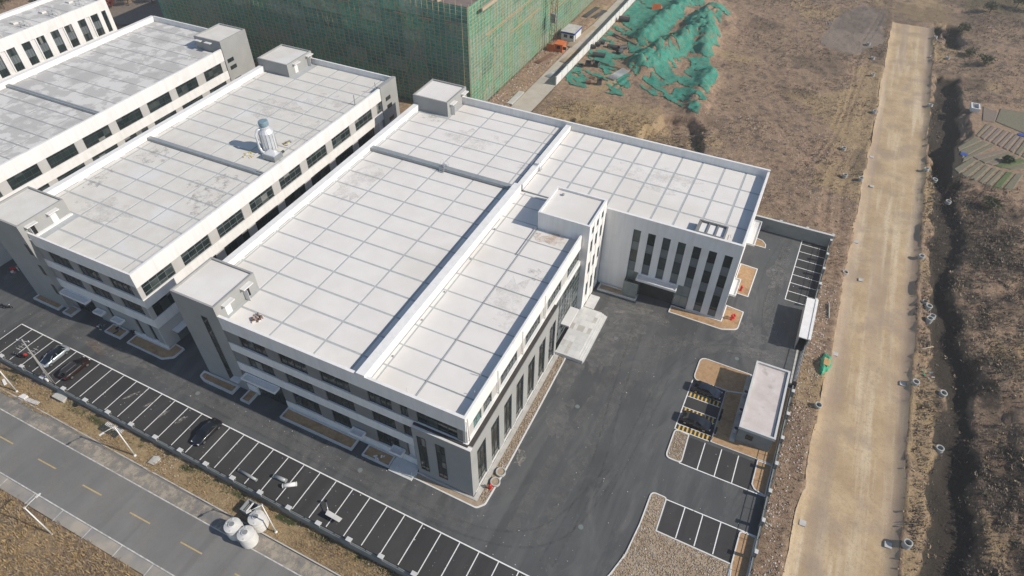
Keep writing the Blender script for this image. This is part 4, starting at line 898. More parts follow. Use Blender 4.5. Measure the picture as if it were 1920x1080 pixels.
# ------------------------------------------------------------------ the far white building
b0 = empty('office_building', (-183, 100, 0), 'far white office block with paired tall windows at the left edge', 'building')
box('wall', -190.5, -176.3, 60, 114.3, 0, 16.0, M['white'], b0)
e0 = Face('x+', -175.85, b0)
BW = [(65.6+7.9*k, 71.7+7.9*k) for k in range(6)]+[(112.4, 113.7)]
e0.box('parapet', 60, 114.9, 0, .45, 14.35, 17.0, 'white'); e0.box('base_wall', 60, 114.9, 0, .45, 0, 8.8, 'white')
piers(e0, BW, 60, 114.9, 8.8, 14.35, 'white', 0.0)
for u0, u1 in BW[:6]:
    e0.win(u0, u0+2.15, 8.8, 14.35, 3, 1, d=.3, split=[10.6, 12.5], glass=lambda k, j: 'spandrel' if j == 1 else 'glass'); e0.win(u1-2.15, u1, 8.8, 14.35, 3, 1, d=.3, split=[10.6, 12.5], glass=lambda k, j: 'spandrel' if j == 1 else 'glass')
    e0.box('fin', u0+2.2, u0+2.5, -.05, .44, 8.8, 14.35, 'white'); e0.box('fin', u1-2.5, u1-2.2, -.05, .44, 8.8, 14.35, 'white'); e0.box('infill', u0+2.5, u1-2.5, .2, .44, 8.8, 14.35, 'offwhite')
e0.win(112.4, 113.7, 8.8, 14.35, 1, 4, d=.3)
roof_field(b0, -190.3, -176.3, 60.2, 114.2, 16.15, [-183], [66+7.9*k for k in range(7)], M['roof_worn'], 'joint_dark', .2)
box('parapet', -190.6, -189.4, 60, 114.9, 15.9, 17.0, M['white'], b0); box('parapet', -189.39, -176.31, 114.5, 114.9, 15.9, 17.0, M['white'], b0)
for k in range(6):
    for o_ in (70, 71): tube('roof_pipe', [(-180.5, o_+7.9*k, 16.2), (-180.5, o_+7.9*k, 17.3), (-177.2, o_+7.9*k, 17.3), (-177.2, o_+7.9*k, 16.4)], .09, M['poly'], b0, 6)
for k in range(6): box('roof_hatch', -184.6, -183.2, 70+7.9*k, 71.2+7.9*k, 16.16, 16.6, M['roof_used'], b0)
# ------------------------------------------------------------------ scaffolded building
M['pole'] = mat('scaffold_tube', (.46, .41, .20), (.48, .34, .21), .6, .4); M['rust_pale'] = mat('toe_board_timber', (.40, .25, .15), (.46, .31, .20), .8, 1)
sb = empty('scaffolded_building', (-123, 131, 0), 'tall building under construction wrapped in green netting and scaffolding', 'building')
SX0, SX1, SY0, SY1, SH = -173.5, -73.25, 130.0, 238.0, 26.6
box('concrete_frame', SX0+1.3, SX1-1.3, SY0+1.3, SY1, 0, SH-2.2, M['concrete'], sb)
dk = box('roof_deck', SX0+1.32, SX1-1.32, SY0+1.32, SY1-.02, SH-2.2, SH-2.0, M['brown_deck'], sb)
boxes('formwork', [(-120+12*k, -119.6+12*k, 134, 236, SH-2.0, SH-1.3) for k in range(5)]+[(SX0+2, SX1-2, 140+14*k, 140.4+14*k, SH-2.0, SH-1.5) for k in range(7)], M['timber'], dk)
def net_panel_mesh(wd, ht, seed, ax, nm='net'):
    r = random.Random(seed); n, m_ = 5, 4; V, F = [], []
    for j in range(m_+1):
        for i in range(n+1):
            u, v = i/n, j/m_; bulge = .16*math.sin(math.pi*u)*math.sin(math.pi*v)*r.uniform(.4, 1.5)+r.uniform(-.03, .03)
            p = ((u-.5)*wd, -bulge, v*ht) if ax == 'y' else (bulge, (u-.5)*wd, v*ht); V.append(p)
    for j in range(m_):
        for i in range(n): a = j*(n+1)+i; F.append((a, a+1, a+n+2, a+n+1))
    me = bpy.data.meshes.new('net_panel'); me.from_pydata(V, [], F); me.update(); me.materials.append(M[nm]); return me
PW, PH = 6.0, 3.8
ms = {ax: [net_panel_mesh(PW-.02, PH-.02, 10*k+(ax == 'y'), ax, ['net', 'net', 'net_b', 'net', 'net_c', 'net_b'][k]) for k in range(6)] for ax in 'xy'}
for i in range(17):
    for j in range(7): put('net_panel', random.choice(ms['y']), (SX1-PW/2-PW*i, SY0+random.uniform(-.05, .05), j*PH), sb)
for i in range(18):
    for j in range(7): put('net_panel', random.choice(ms['x']), (SX1+random.uniform(-.05, .05), SY0+PW/2+PW*i, j*PH), sb)
# standards and ledgers
def pole_obj(L_, ax, cache={}):
    k = (round(L_, 2), ax)
    if k not in cache:
        d = {'x': (1, 0, 0), 'y': (0, 1, 0), 'z': (0, 0, 1)}[ax]; V, F = tube_geo([(0, 0, 0), tuple(L_*c for c in d)], .06 if ax == 'z' else .04, 5)
        me = bpy.data.meshes.new('scaffold_pole'); me.from_pydata(V, [], F); me.materials.append(M['pole']); cache[k] = me
    return cache[k]
for k in range(68):
    put('scaffold_pole', pole_obj(SH+random.choice([.2, .6, 1.2]), 'z'), (SX1-1.5*k, SY0-.25, 0), sb)
    put('scaffold_pole', pole_obj(SH+random.choice([.2, .6, 1.2]), 'z'), (SX1+.25, SY0+1.55*k, 0), sb)
for k in range(30):
    z = .9+.88*k
    put('scaffold_pole', pole_obj(100.0, 'x'), (SX1-100, SY0-.30, z), sb); put('scaffold_pole', pole_obj(106.0, 'y'), (SX1+.30, SY0, z), sb)
tubes('brace', [([(SX1-8-13*k, SY0-.36, 2), (SX1-8-13*k+(11 if k % 2 else -11), SY0-.36, 25)], .05) for k in range(7)]+[([(SX1+.36, 136+14*k, 2+3*(k % 3)), (SX1+.36, 136+14*k+9, 14+3*(k % 3))], .05) for k in range(6)], M['pole'], sb)
boxes('toe_board', [(SX1+.1, SX1+.42, 138, 178, 17.2, 17.3), (SX1+.1, SX1+.42, 152, 171, 12.9, 12.98), (SX1+.1, SX1+.42, 176, 205, 8.9, 8.98)], M['rust_pale'], sb)
boxes('toe_board', [(SX1-20+7*k, SX1-16.5+7*k, SY0-.42, SY0-.1, 22.3, 22.5) for k in (0, 1, 2)]+[(SX1-60+8*k, SX1-57+8*k, SY0-.42, SY0-.1, 22.4, 22.6) for k in range(4)], M['timber'], sb)
# goods hoist
h_ = empty('goods_hoist', (-70.3, 174.6, 0), 'yellow lattice goods hoist mast against the green scaffold', 'hoist')
L_ = []
for sx in (-71.1, -69.6):
    for sy in (173.9, 175.3): L_.append(([(sx, sy, 0), (sx, sy, 30)], .07))
for k in range(20):
    z = 1.5*k; a = (-71.1, -69.6) if k % 2 else (-69.6, -71.1)
    L_ += [([(a[0], 173.9, z), (a[1], 173.9, z+1.5)], .045), ([(-71.1, 173.9, z), (-69.6, 173.9, z)], .045), ([(-69.6, 173.9 if k % 2 else 175.3, z), (-69.6, 175.3 if k % 2 else 173.9, z+1.5)], .045)]
tubes('mast', L_, M['rust'], h_, 5); box('cage', -71.0, -69.7, 174.0, 175.2, 8.0, 10.4, M['steel'], h_)
boxes('guard_frame', [(-71.6, -69.2, 173.2, 173.3, 0, 2.2), (-69.3, -69.2, 173.3, 175.8, 0, 2.2)], M['orange'], h_)
def cabin(x0, x1, y0, y1, z, wallm, roofm, label, stripe=None):
    e = empty('site_cabin', ((x0+x1)/2, (y0+y1)/2, 0), label, 'cabin')
    box('cabin_wall', x0, x1, y0, y1, .1, z, M[wallm], e); box('roof', x0-.15, x1+.15, y0-.15, y1+.15, z, z+.12, M[roofm], e)
    box('door', x1, x1+.03, y0+.6, y0+1.4, .2, 2.1, M['frame'], e)
    for k in range(2): box('window', x0+.8+1.9*k, x0+1.9+1.9*k, y0-.03, y0, 1.1, 2.0, M['glass'], e)
    if stripe: box('fascia', x0-.17, x1+.17, y0-.19, y0-.16, z-.45, z+.1, M[stripe], e); box('fascia', x1+.16, x1+.19, y0-.15, y1+.15, z-.45, z+.1, M[stripe], e)
    return e
cabin(-70.6, -66.5, 182.0, 188.0, 2.7, 'offwhite', 'concrete', 'white site cabin with blue fascia beside the scaffold', 'blue')
cabin(-69.4, -66.8, 173.6, 176.6, 2.3, 'orange', 'orange', 'small orange site hut at the foot of the hoist')
def stack(label, x0, y0, x1, y1, n, r, m, gap=2.2, z=0, name='steel_bundle'):
    z = z+max(0.0, float(ground_z((x0+x1)/2, (y0+y1)/2))); e = empty(name, ((x0+x1)/2, (y0+y1)/2, z), label, 'steel bars'); d = Vector((x1-x0, y1-y0)).normalized(); nn = Vector((-d.y, d.x))
    for k in range(n):
        o = (k-(n-1)/2)*r*gap; tube('bar', [(x0+nn.x*o, y0+nn.y*o, z+r), (x1+nn.x*o, y1+nn.y*o, z+r+random.uniform(0, .05))], r, M[m], e, 6)
    return e
stack('dark steel bars stacked nearest the scaffold on the site road', -70.6, 201.5, -69.6, 211.0, 7, .1, 'darkpipe', 2.6); stack('dark steel bars lying at the edge of the concrete site road', -67.8, 202.0, -66.6, 210, 7, .1, 'darkpipe', 2.8)
stack('long brown timber beams beside the site cabin', -66.6, 178.5, -65.2, 196, 5, .14, 'timber', 2.8, name='timber_stack'); stack('pale timber beams on the site road near the wall', -64.4, 168, -63.0, 178, 6, .12, 'timber', 2.6, name='timber_stack')
stack('rusty reinforcing bars in front of the hoist', -70.8, 164, -69.0, 171.5, 8, .07, 'rust', 3.2); stack('grey steel tubes beside the site wall end', -64.6, 157.5, -62.4, 165.5, 7, .09, 'steel', 3)
cr = sheet('site_road', [(-66.4, 112), (-60.9, 112), (-60.5, 154), (-61.9, 250), (-66.0, 250), (-66.2, 165)], .02, M['conc_road']); tag(cr, 'pale concrete site road beside the scaffolded building', 'road', kind='structure')
sw = empty('site_wall', (-60.7, 195, 0), 'long pale precast wall between site road and netted spoil yard', 'wall')
for k in range(21):
    y = 154.2+4.0*k; box('wall_panel', -60.72, -60.5, y+.02, y+3.84, 0, 2.35+.03*random.random(), M['kerb'], sw); box('post', -60.8, -60.42, y-.16, y+.02, 0, 2.5, M['kerb'], sw)
lp = box('precast_panel', -67.9, -66.4, 139.0, 146.5, .05, .35, M['concrete']); tag(lp, 'concrete slab lying beside the site road near the factory', 'slab')

# ------------------------------------------------------------------ dust nets over the spoil yard
def dust_net(name, label, x0, x1, y0, y1, maskf, step=.36):
    xs, ys = np.arange(x0, x1, step), np.arange(y0, y1, step*1.2); X, Y = np.meshgrid(xs, ys, indexing='ij')
    X = X+rng.uniform(-.08, .08, X.shape); Y = Y+rng.uniform(-.1, .1, Y.shape)
    Zv = ground_z(X, Y)+.10+.30*np.abs(fbm(X*.55+Y*.8, Y*.4-X*.3, 1.3, 77, 3))+rng.uniform(0, .05, X.shape)
    k = maskf(X, Y); nx, ny = X.shape; idx = np.arange(nx*ny).reshape(nx, ny)
    q = np.stack([idx[:-1, :-1], idx[1:, :-1], idx[1:, 1:], idx[:-1, 1:]], -1).reshape(-1, 4)
    q = q[(k.ravel()[q].sum(1) >= 3)]
    used_, inv = np.unique(q, return_inverse=True); v = np.stack([X, Y, Zv], -1).reshape(-1, 3)[used_]
    o = mk(name, v, inv.reshape(-1, 4).tolist(), M['dustnet'], None, True); tag(o, label, 'dust net', 'green nets over the spoil yard', kind='stuff'); return o
def tear(X, Y, s, seed): return fbm(X*.6+Y*.75, (Y*.6-X*.75)*.35, s, seed, 5)      # streaky rips
def near(P, r, t=-.34): return lambda X, Y: ((line_dist(X, Y, P)+2.6*fbm(X, Y, 3.0, 81, 4)) < r) & (tear(X, Y, 1.6, 83) > t)
dust_net('dust_net', 'green net draped along the spoil ridge next to the site wall', -55, -34, 188, 242, near(RIDGES[0][0], 3.9))
dust_net('dust_net', 'green net covering the tallest middle spoil ridge', -50, -26, 172, 232, near(RIDGES[1][0], 4.6))
dust_net('dust_net', 'green net on the outer spoil ridge at the scrub edge', -36, -24, 186, 212, near(RIDGES[2][0], 2.9))
dust_net('dust_net', 'green net spread over the front corner of the spoil yard', -44, -18, 149, 188, lambda X, Y: (poly_mask(X+1.6*fbm(X, Y, 4, 85), Y+1.6*fbm(X, Y, 4, 86), [(-21.6, 153), (-22.4, 177), (-27, 189), (-37, 186), (-42, 177), (-39, 162), (-30, 158.5)]) & (tear(X, Y, 1.8, 87) > -.30+.20*(X < -31))))
dust_net('dust_net', 'torn green net scraps over the flat yard beside the wall', -60, -42, 156, 236, lambda X, Y: (tear(X, Y, 2.0, 88)+.5*fbm(X, Y, 7, 89) > -.06-.26*sm(190, 210, Y)))
# things lying in the spoil yard
def drum(label, x, y, L2, r, ang, m='darkpipe', name='steel_pipe', cat='pipe'):
    z = float(ground_z(x, y)); e = empty(name, (x, y, z), label, cat); dx, dy = math.cos(ang)*L2/2, math.sin(ang)*L2/2; a, b_ = Vector((x-dx, y-dy, z+r)), Vector((x+dx, y+dy, z+r))
    V, F = tube_geo([a, b_], r, 14, False); n = len(V); V2, F2 = tube_geo([a, b_], r*.84, 14, False)
    F += [tuple(i+n for i in f[::-1]) for f in F2]; V += V2
    for k in range(14):
        q = (k+1) % 14; F += [(k, n+k, n+q, q), (14+k, 14+q, n+14+q, n+14+k)]
    mk('shell', V, F, M[m], e, False); return e
drum('dark pipe section lying beside another in mid spoil yard', -54.6, 183.4, 3.4, .65, .1); drum('dark pipe section next to its twin in mid spoil yard', -51.8, 184.0, 2.6, .65, .9); drum('upright-ended dark pipe below the pair in the spoil yard', -51.6, 180.7, 1.6, .8, 1.3)
drum('dark pipe section near the site wall in lower spoil yard', -56.2, 175.6, 3.6, .7, .15); drum('two-metre dark pipe at upper spoil yard beside the wall', -58.0, 203.8, 3.4, .8, .2); drum('yellow-ended drum at the near edge of the spoil yard', -53.0, 158.6, 1.5, .6, .3, 'rust')
for i, (x, y, t) in enumerate(((-60.0, 180.6, 1.1), (-59.3, 182.6, 1.1), (-58.7, 184.6, 1.1))): drum(['nearest', 'middle', 'farthest'][i]+' of three dark rolls leaning in a row by the site wall', x+.2, y, 1.6, .55, t-1, 'darkpipe', 'mesh_roll', 'roll')
stack('bundle of long grey poles lying in the spoil yard', -48.4, 163.5, -45.8, 172.6, 8, .1, 'steel', 3.4, .25); stack('long dark pole lying across the upper spoil yard', -57.5, 192.0, -48.5, 187.2, 2, .12, 'darkpipe', 2.4, .2, 'steel_pole'); stack('thin rusty rails lying near the pallets', -57, 172.5, -47, 170.4, 2, .1, 'rust', 5, .2, 'steel_rail')
def crate(label, x, y, wd, dp, ht, rot, m, name='crate', cat='crate'):
    z = float(ground_z(x, y)); e = empty(name, (x, y, z), label, cat); B = [(-wd/2, wd/2, -dp/2, dp/2, 0, .12), (-wd/2, -wd/2+.08, -dp/2, dp/2, .12, ht), (wd/2-.08, wd/2, -dp/2, dp/2, .12, ht), (-wd/2+.08, wd/2-.08, dp/2-.08, dp/2, .12, ht), (-wd/2+.08, wd/2-.08, -dp/2, -dp/2+.08, .12, ht*.8)]
    V, F = [], []
    for b_ in B:
        n = len(V); V += bv(*b_); F += [tuple(i+n for i in f) for f in BF]
    c, s = math.cos(rot), math.sin(rot); V = [(x+p[0]*c-p[1]*s, y+p[0]*s+p[1]*c, z+p[2]) for p in V]; mk('side', V, F, M[m], e); return e
crate('open dark steel crate left of its neighbour in the spoil yard', -57.0, 169.2, 1.6, 1.4, 1.3, .2, 'darkpipe'); crate('open dark steel crate right of its neighbour in the spoil yard', -54.8, 169.8, 1.6, 1.5, 1.4, -.1, 'darkpipe'); crate('low dark crate close to the site wall', -59.0, 168.0, 1.7, 1.2, .7, .3, 'darkpipe')
for i, (x, y, r) in enumerate(((-57.8, 163.5, .2), (-55.9, 162.0, .6), (-53.2, 162.4, .1))): crate(['leftmost', 'middle', 'rightmost'][i]+' of three flat pallets near the site wall end', x, y, 1.5, 1.1, .25, r, 'rust', 'pallet', 'pallet')
e = empty('skip', (-51.2, 217.8, 0), 'red-brown tent-shaped skip lid among the far green nets', 'skip'); z = float(ground_z(-51.2, 217.8))
mk('lid', [(-52.9, 216.6, z), (-50.0, 216.6, z), (-50.0, 219.2, z), (-52.9, 219.2, z), (-52.9, 217.9, z+1.7), (-50.0, 217.9, z+1.7)], [(0, 1, 5, 4), (3, 4, 5, 2), (0, 4, 3), (1, 2, 5)], M['orange'], e)
crate('dark L-shaped steel form at the near edge of the spoil yard', -50.2, 159.6, 1.2, .9, 1.6, .5, 'darkpipe', 'formwork', 'formwork')

# ------------------------------------------------------------------ compound walls
def fence(label, P0, P1, zb, zw, zp, pitch, first, side, capw=.72, th=.26):
    L2 = (Vector(P1)-Vector(P0)).length; d = (Vector(P1)-Vector(P0)).normalized(); n = Vector((-d.y, d.x))
    e = empty('perimeter_wall', (P0[0], P0[1], zb), label, 'wall')
    def obox(name, t0, t1, w0, w1, z0, z1, m):
        V = []
        for z in (z0, z1):
            for t, w_ in ((t0, w0), (t1, w0), (t1, w1), (t0, w1)): p = Vector(P0)+d*t+n*w_; V.append((p.x, p.y, z))
        return mk(name, V, BF, M[m], e)
    obox('wall', 0, L2, -th/2, th/2, zb-.4, zw, 'fence'); obox('coping', 0, L2, -th/2-.03, th/2+.03, zw, zw+.06, 'fence')
    t = first; k = 0
    while t < L2:
        obox('post', t-.21, t+.21, -.21, .21, zb-.3, zp, 'fence'); obox('post_cap', t-capw/2, t+capw/2, -capw/2*.7, capw/2*.7, zp, zp+.09, 'fence_cap')
        t1 = min(t+pitch, L2)
        for z in (zw+.35, zp-.18): obox('rail', t+.21, t1-.21, -.025, .025, z, z+.05, 'black')
        obox('picket', (t+t1)/2-.03, (t+t1)/2+.03, -.03, .03, zw+.07, zp-.1, 'black')
        t += pitch
    return e
fence('grey front perimeter wall with capped posts along the street verge', (-125.0, fy(-125, 26.15)), (11.8, fy(11.8, 26.15)), ZR, .98, 1.75, 4.86, 22.3-4.86*4, -1, .78, .34)
fence('grey side perimeter wall with capped posts south of the gatehouse gate', (11.95, 30.5), (12.6, 77.0), 0, .8, 2.05, 4.65, 1.6, 1, .6, .2)
fence('grey side perimeter wall with capped posts beyond the white shed', (13.15, 95.3), (13.65, 115.0), 0, .8, 2.05, 4.6, 1.0, 1, .6, .2)
bw = empty('rear_wall', (6.5, 115, 0), 'solid dark grey wall closing the rear of the right yard', 'wall')
box('wall', -1.0, 13.8, 114.95, 115.2, -.2, 2.85, M['fence'], bw); box('coping', -1.0, 13.9, 114.85, 115.3, 2.85, 2.95, M['fence_cap'], bw)
for x in (3.9, 8.9, 13.7): box('post', x-.25, x+.25, 115.21, 115.6, 0, 3.0, M['fence_cap'], bw)
# white shed by the side gate
sh = empty('gate_shed', (12.4, 90, 0), 'long narrow shed with flat white roof against the right wall', 'shed')
box('roof', 11.5, 13.3, 84.9, 95.1, 2.85, 3.0, M['white'], sh); P = [(11.45, 84.85), (13.35, 84.85), (13.35, 95.15), (11.45, 95.15)]; box('rim', 12.95, 13.35, 84.85, 95.15, 3.0, 3.12, M['white'], sh)
box('back_wall', 13.1, 13.25, 85.0, 95.0, 0, 2.85, M['offwhite'], sh); box('front_wall', 11.6, 11.72, 85.0, 95.0, 0, 2.85, M['grey'], sh); box('end_wall', 11.73, 13.09, 94.8, 94.95, 0, 2.85, M['grey'], sh)
# sliding gate and track
ga = empty('sliding_gate', (12.6, 81, 0), 'low sliding gate with two rails between shed and gatehouse', 'gate')
tubes('rail', [([(12.7, 77.0, .25), (12.95, 85.0, .25)], .05), ([(12.7, 77.0, 1.5), (12.95, 85.0, 1.5)], .05)], M['metal'], ga, 6); boxes('bar', [(12.68+.03*k, 12.74+.03*k, 77.2+1.0*k, 77.26+1.0*k, .2, 1.55) for k in range(9)], M['steel'], ga)
box('track', 12.05, 12.35, 77.2, 85.0, .0, .06, M['concrete'], ga); box('motor_box', 12.35, 12.95, 76.2, 76.9, 0, 1.0, M['black'], ga)
# gatehouse
gh = empty('gatehouse', (8.8, 69.4, 0), 'small grey gatehouse with pinkish flat roof by the right wall', 'building')
box('wall', 6.45, 11.15, 62.75, 75.95, 0, 3.25, M['fence'], gh); P = [(6.25, 62.55), (11.35, 62.55), (11.35, 76.15), (6.25, 76.15)]
M['roof_pink'] = mat('roof_pinkish', (.50, .445, .415), (.60, .545, .52), .88, .5, c3=(.42, .38, .35), s3=.6, m3=.58)
ring('parapet', P, inset(P, .3), 3.15, 3.65, M['fence_cap'], gh); box('roof', 6.5, 11.1, 62.8, 75.9, 3.25, 3.35, M['roof_pink'], gh); box('gutter', 10.75, 10.95, 62.9, 75.8, 3.35, 3.45, M['steel'], gh)
box('plinth', 5.7, 6.44, 62.3, 75.5, 0, .2, M['concrete'], gh)
gf = Face('y-', 62.75, gh); gf.win(7.6, 8.6, 1.3, 2.3, 2, 1, d=-.03); gw = Face('x-', 6.45, gh)
for u in (64.8, 68.6, 72.4): gw.win(u, u+1.5, 1.1, 2.3, 2, 1, d=-.03)
for u in (66.9, 71.0, 74.3): box('door', 6.40, 6.44, u, u+.9, .2, 2.3, M['frame_dark'], gh)
for i, (y, z) in enumerate(((64.2, .25), (67.9, .25), (71.6, .25))): a = box('outdoor_unit', 5.95, 6.35, y-.4, y+.4, z, z+.75, M['fence_cap'], gh); lathe('fan', [(0, 0), (.28, 0), (.28, .02), (0, .02)], (6.15, y, z+.75), M['frame_dark'], a, 10)
tubes('handrail', [([(3.35, 61.3, .12), (3.35, 61.3, .75), (3.35, 70.9, .75), (3.35, 70.9, .12)], .05)], M['steel'], gh)
for i, (x, y) in enumerate(((3.6, 65.2), (3.55, 62.6), (3.6, 66.2))):
    c_ = empty('charging_post', (x, y, 0), ['middle', 'southern', 'northern'][i]+' black charging post beside the sedan bays', 'charger'); box('base', x-.25, x+.25, y-.25, y+.25, .1, .2, M['concrete'], c_); box('column', x-.14, x+.14, y-.18, y+.18, .2, 1.45, M['black'], c_); box('screen', x-.15, x-.14, y-.1, y+.1, 1.0, 1.3, M['carglass'], c_)

# ------------------------------------------------------------------ cars
def car(paint, label, loc, rotz, suv=False, roofpaint=None, length=4.75):
    root = empty('parked_car', (0, 0, 0), label, 'car', 'cars parked in the yard'); h = 1.0 if not suv else 1.14
    S = [(-2.36, .62, .42, .62), (-2.30, .80, .30, .88), (-2.05, .90, .22, .97), (-1.2, .925, .20, .98), (0, .93, .20, .96), (.9, .925, .20, .95), (1.5, .915, .20, .88), (2.0, .87, .24, .78), (2.28, .74, .32, .66), (2.37, .55, .40, .55)]
    V, F = [], []
    for x, w_, zb, zt in S:
        zt *= h; pr = [(0, zb), (w_*.82, zb), (w_, zb+.16), (w_*1.0, (zb+zt)/2+.05), (w_*.955, zt-.05), (w_*.84, zt), (0, zt+.035)]
        ringp = pr+[(-p[0], p[1]) for p in pr[-2:0:-1]]
        V += [(x, p[0], p[1]) for p in ringp]; n = len(ringp)
    for i in range(len(S)-1):
        for k in range(n): q = (k+1) % n; F.append((i*n+k, i*n+q, (i+1)*n+q, (i+1)*n+k))
    F += [tuple(range(n-1, -1, -1)), tuple(range((len(S)-1)*n, len(S)*n))]
    body = mk('body', V, F, M[paint], root, True)
    zb = .93*h; zt = 1.43 if not suv else 1.62
    C = [(-1.95 if not suv else -2.2, .80, zb-.02, .79, zb), (-1.25 if not suv else -1.75, .80, zb-.02, .64, zt-.04), (-.3, .82, zb-.03, .66, zt), (.3, .82, zb-.03, .655, zt-.02), (1.25, .80, zb-.05, .78, zb-.01)]
    V, F = [], []
    for x, w0, z0, w1, z1 in C: V += [(x, -w0, z0), (x, w0, z0), (x, w1, z1), (x, -w1, z1)]
    for i in range(len(C)-1):
        for k in range(4): q = (k+1) % 4; F.append((i*4+k, i*4+q, (i+1)*4+q, (i+1)*4+k))
    mk('windows', V, F, M['carglass'], root)
    rp = M[roofpaint or paint]; xa, xb = (-1.28 if not suv else -1.85), .42
    V, F = [], []
    for i in range(6):
        t = i/5; x = xa+(xb-xa)*t; z = zt-.045+.065*math.sin(math.pi*(.15+.75*t)); V += [(x, -.665, z-.03), (x, -.5, z+.02), (x, 0, z+.035), (x, .5, z+.02), (x, .665, z-.03)]
    for i in range(5):
        for k in range(4): a = i*5+k; F.append((a, a+1, a+6, a+5))
    rf_ = mk('roof', V, F, rp, root, True)
    P_l = []
    for s in (-1, 1): P_l += [([(-1.9 if not suv else -2.15, s*.79, zb), (xa, s*.66, zt-.03)], .045), ([(xb, s*.66, zt-.02), (1.2, s*.79, zb)], .045), ([(-.15, s*.815, zb), (-.2, s*.675, zt)], .04), ([(-1.9, s*.81, zb+.01), (1.2, s*.81, zb+.0)], .03)]
    tubes('pillars', P_l, M[paint], root, 5)
    if suv: tubes('roof_rail', [([(-1.6, s*.6, zt+.04), (.2, s*.6, zt+.04)], .02) for s in (-1, 1)], M['frame'], root, 5)
    for sx in (-1.42, 1.42):
        for s in (-1, 1):
            V, F = tube_geo([(sx, s*.72, .33), (sx, s*.94, .33)], .33, 16); t = mk('wheel', V, F, M['tyre'], root); V, F = tube_geo([(sx, s*.90, .33), (sx, s*.955, .33)], .2, 10); mk('rim', V, F, M['rim'], t)
    for s in (-1, 1):
        box('headlight', 2.12, 2.30, s*.62-.14, s*.62+.14, .60*h, .70*h, M['lampglass'], root); box('tail_light', -2.35, -2.26, s*.66-.16, s*.66+.16, .72*h, .84*h, M['tail'], root); box('mirror', .78, .95, s*.98-.09, s*.98+.09, .93*h, 1.05*h, M[paint], root)
    box('number_plate', 2.36, 2.385, -.22, .22, .42, .52, M['blue'], root); box('grille', 2.30, 2.372, -.4, .4, .52, .60, M['black'], root)
    k = length/4.75; root.scale = (k, k, k); root.location = loc; root.rotation_euler = (0, 0, rotz); return root
car('car_navy', 'dark blue-black sedan in the bay next to the soil island', (.55, 69.55, 0), rad(-3))
car('car_black', 'black sedan in the hatched bay nearest the small island', (.55, 63.15, 0), rad(-3))
car('car_silver', 'silver two-tone car with black roof and bonnet', (-96.45, 30.15, 0), rad(-90), False, 'car_black', 4.7)
car('car_maroon', 'maroon SUV with dark roof beside the silver car', (-91.2, 29.85, 0), rad(90), True, 'car_darktop', 4.7)
car('car_black', 'lone black car in the front bays', (-63.6, 30.0, 0), rad(-92), False, None, 4.7)
bn = [o for o in bpy.data.objects if o.name.startswith('parked_car') and o.get('label', '').startswith('silver')][0]
mk('bonnet', [(1.15, -.72, .935), (1.15, .72, .935), (2.05, .6, .80), (2.05, -.6, .80), (1.15, 0, .985), (2.05, 0, .84)], [(0, 3, 5, 4), (4, 5, 2, 1)], M['car_navy'], None, True).parent = bn
def scooter(label, loc, rz, paint, trim=None):
    r = empty('scooter', (0, 0, 0), label, 'scooter')
    for x in (-.6, .6):
        V, F = tube_geo([(x, -.05, .24), (x, .05, .24)], .24, 14); t = mk('wheel', V, F, M['tyre'], r); V, F = tube_geo([(x, -.06, .24), (x, .06, .24)], .12, 8); mk('rim', V, F, M['rim'], t)
    tube('body', [(.45, 0, .95), (.42, 0, .55), (.25, 0, .32), (-.1, 0, .32), (-.35, 0, .55), (-.75, 0, .62)], [.08, .15, .16, .17, .2, .1], M[paint], r, 8); tube('seat', [(-.05, 0, .72), (-.75, 0, .76)], [.12, .13], M['black'], r, 8)
    tube('handlebar', [(.42, -.33, 1.0), (.42, 0, .98), (.42, .33, 1.0)], .025, M['black'], r, 6); tube('fork', [(.45, 0, .95), (.6, 0, .24)], .035, M['metal'], r, 6); box('top_box', -.95, -.6, -.18, .18, .78, 1.05, M[trim or paint], r); lathe('headlamp', [(0, 0), (.09, .02), (.09, .12), (0, .16)], (.5, 0, .82), M['lampglass'], r, 8)
    r.location = loc; r.rotation_euler = (0, 0, rz)
scooter('black scooter with red top box parked against the front wall by the utility pole', (-101.3, 27.9, 0), rad(200), 'car_black', 'red'); scooter('dark scooter parked beside the red one at the front wall', (-102.1, 27.8, 0), rad(190), 'car_black'); scooter('scooter standing alone at the left edge of the yard', (-114.0, 34.3, 0), rad(30), 'car_black'); scooter('dark red scooter leaning by the next building planter', (-88.9, 40.0, .2), rad(80), 'car_maroon')
# ------------------------------------------------------------------ cooling tower on the next roof
ct = empty('cooling_tower', (-87.3, 77.1, RZ), 'shiny bottle-shaped steel cooling tower on the neighbouring roof', 'cooling tower')
M['shiny'] = mat('stainless_sheet', (.60, .61, .63), (.72, .73, .75), .35, .8, metal=.35)
lathe('body', [(0, .45), (1.38, .45), (1.38, 4.0), (.86, 4.65), (.86, 5.2), (0, 5.2)], (-87.3, 77.1, RZ), M['shiny'], ct, 14, False)
for k in range(14):
    t = 2*math.pi*k/14; tube('seam', [(-87.3+1.38*math.cos(t), 77.1+1.38*math.sin(t), RZ+.5), (-87.3+1.38*math.cos(t), 77.1+1.38*math.sin(t), RZ+4.0)], .045, M['frame'], ct, 4)
M['cowl'] = mat('blue_grey_cowl', (.16, .24, .29), (.20, .29, .34), .5, 2)
lathe('cowl', [(0, 5.2), (.7, 5.2), (.7, 5.4), (.92, 5.4), (.92, 6.1), (.8, 6.2), (0, 6.22)], (-87.3, 77.1, RZ), M['cowl'], ct, 16)
tube('duct', [(-86.9, 75.5, RZ+.25), (-87.7, 75.35, RZ+.5), (-88.25, 75.45, RZ+1.2), (-88.3, 75.55, RZ+3.8), (-88.1, 75.9, RZ+4.6), (-87.7, 76.6, RZ+4.85)], .26, M['shiny'], ct, 10)
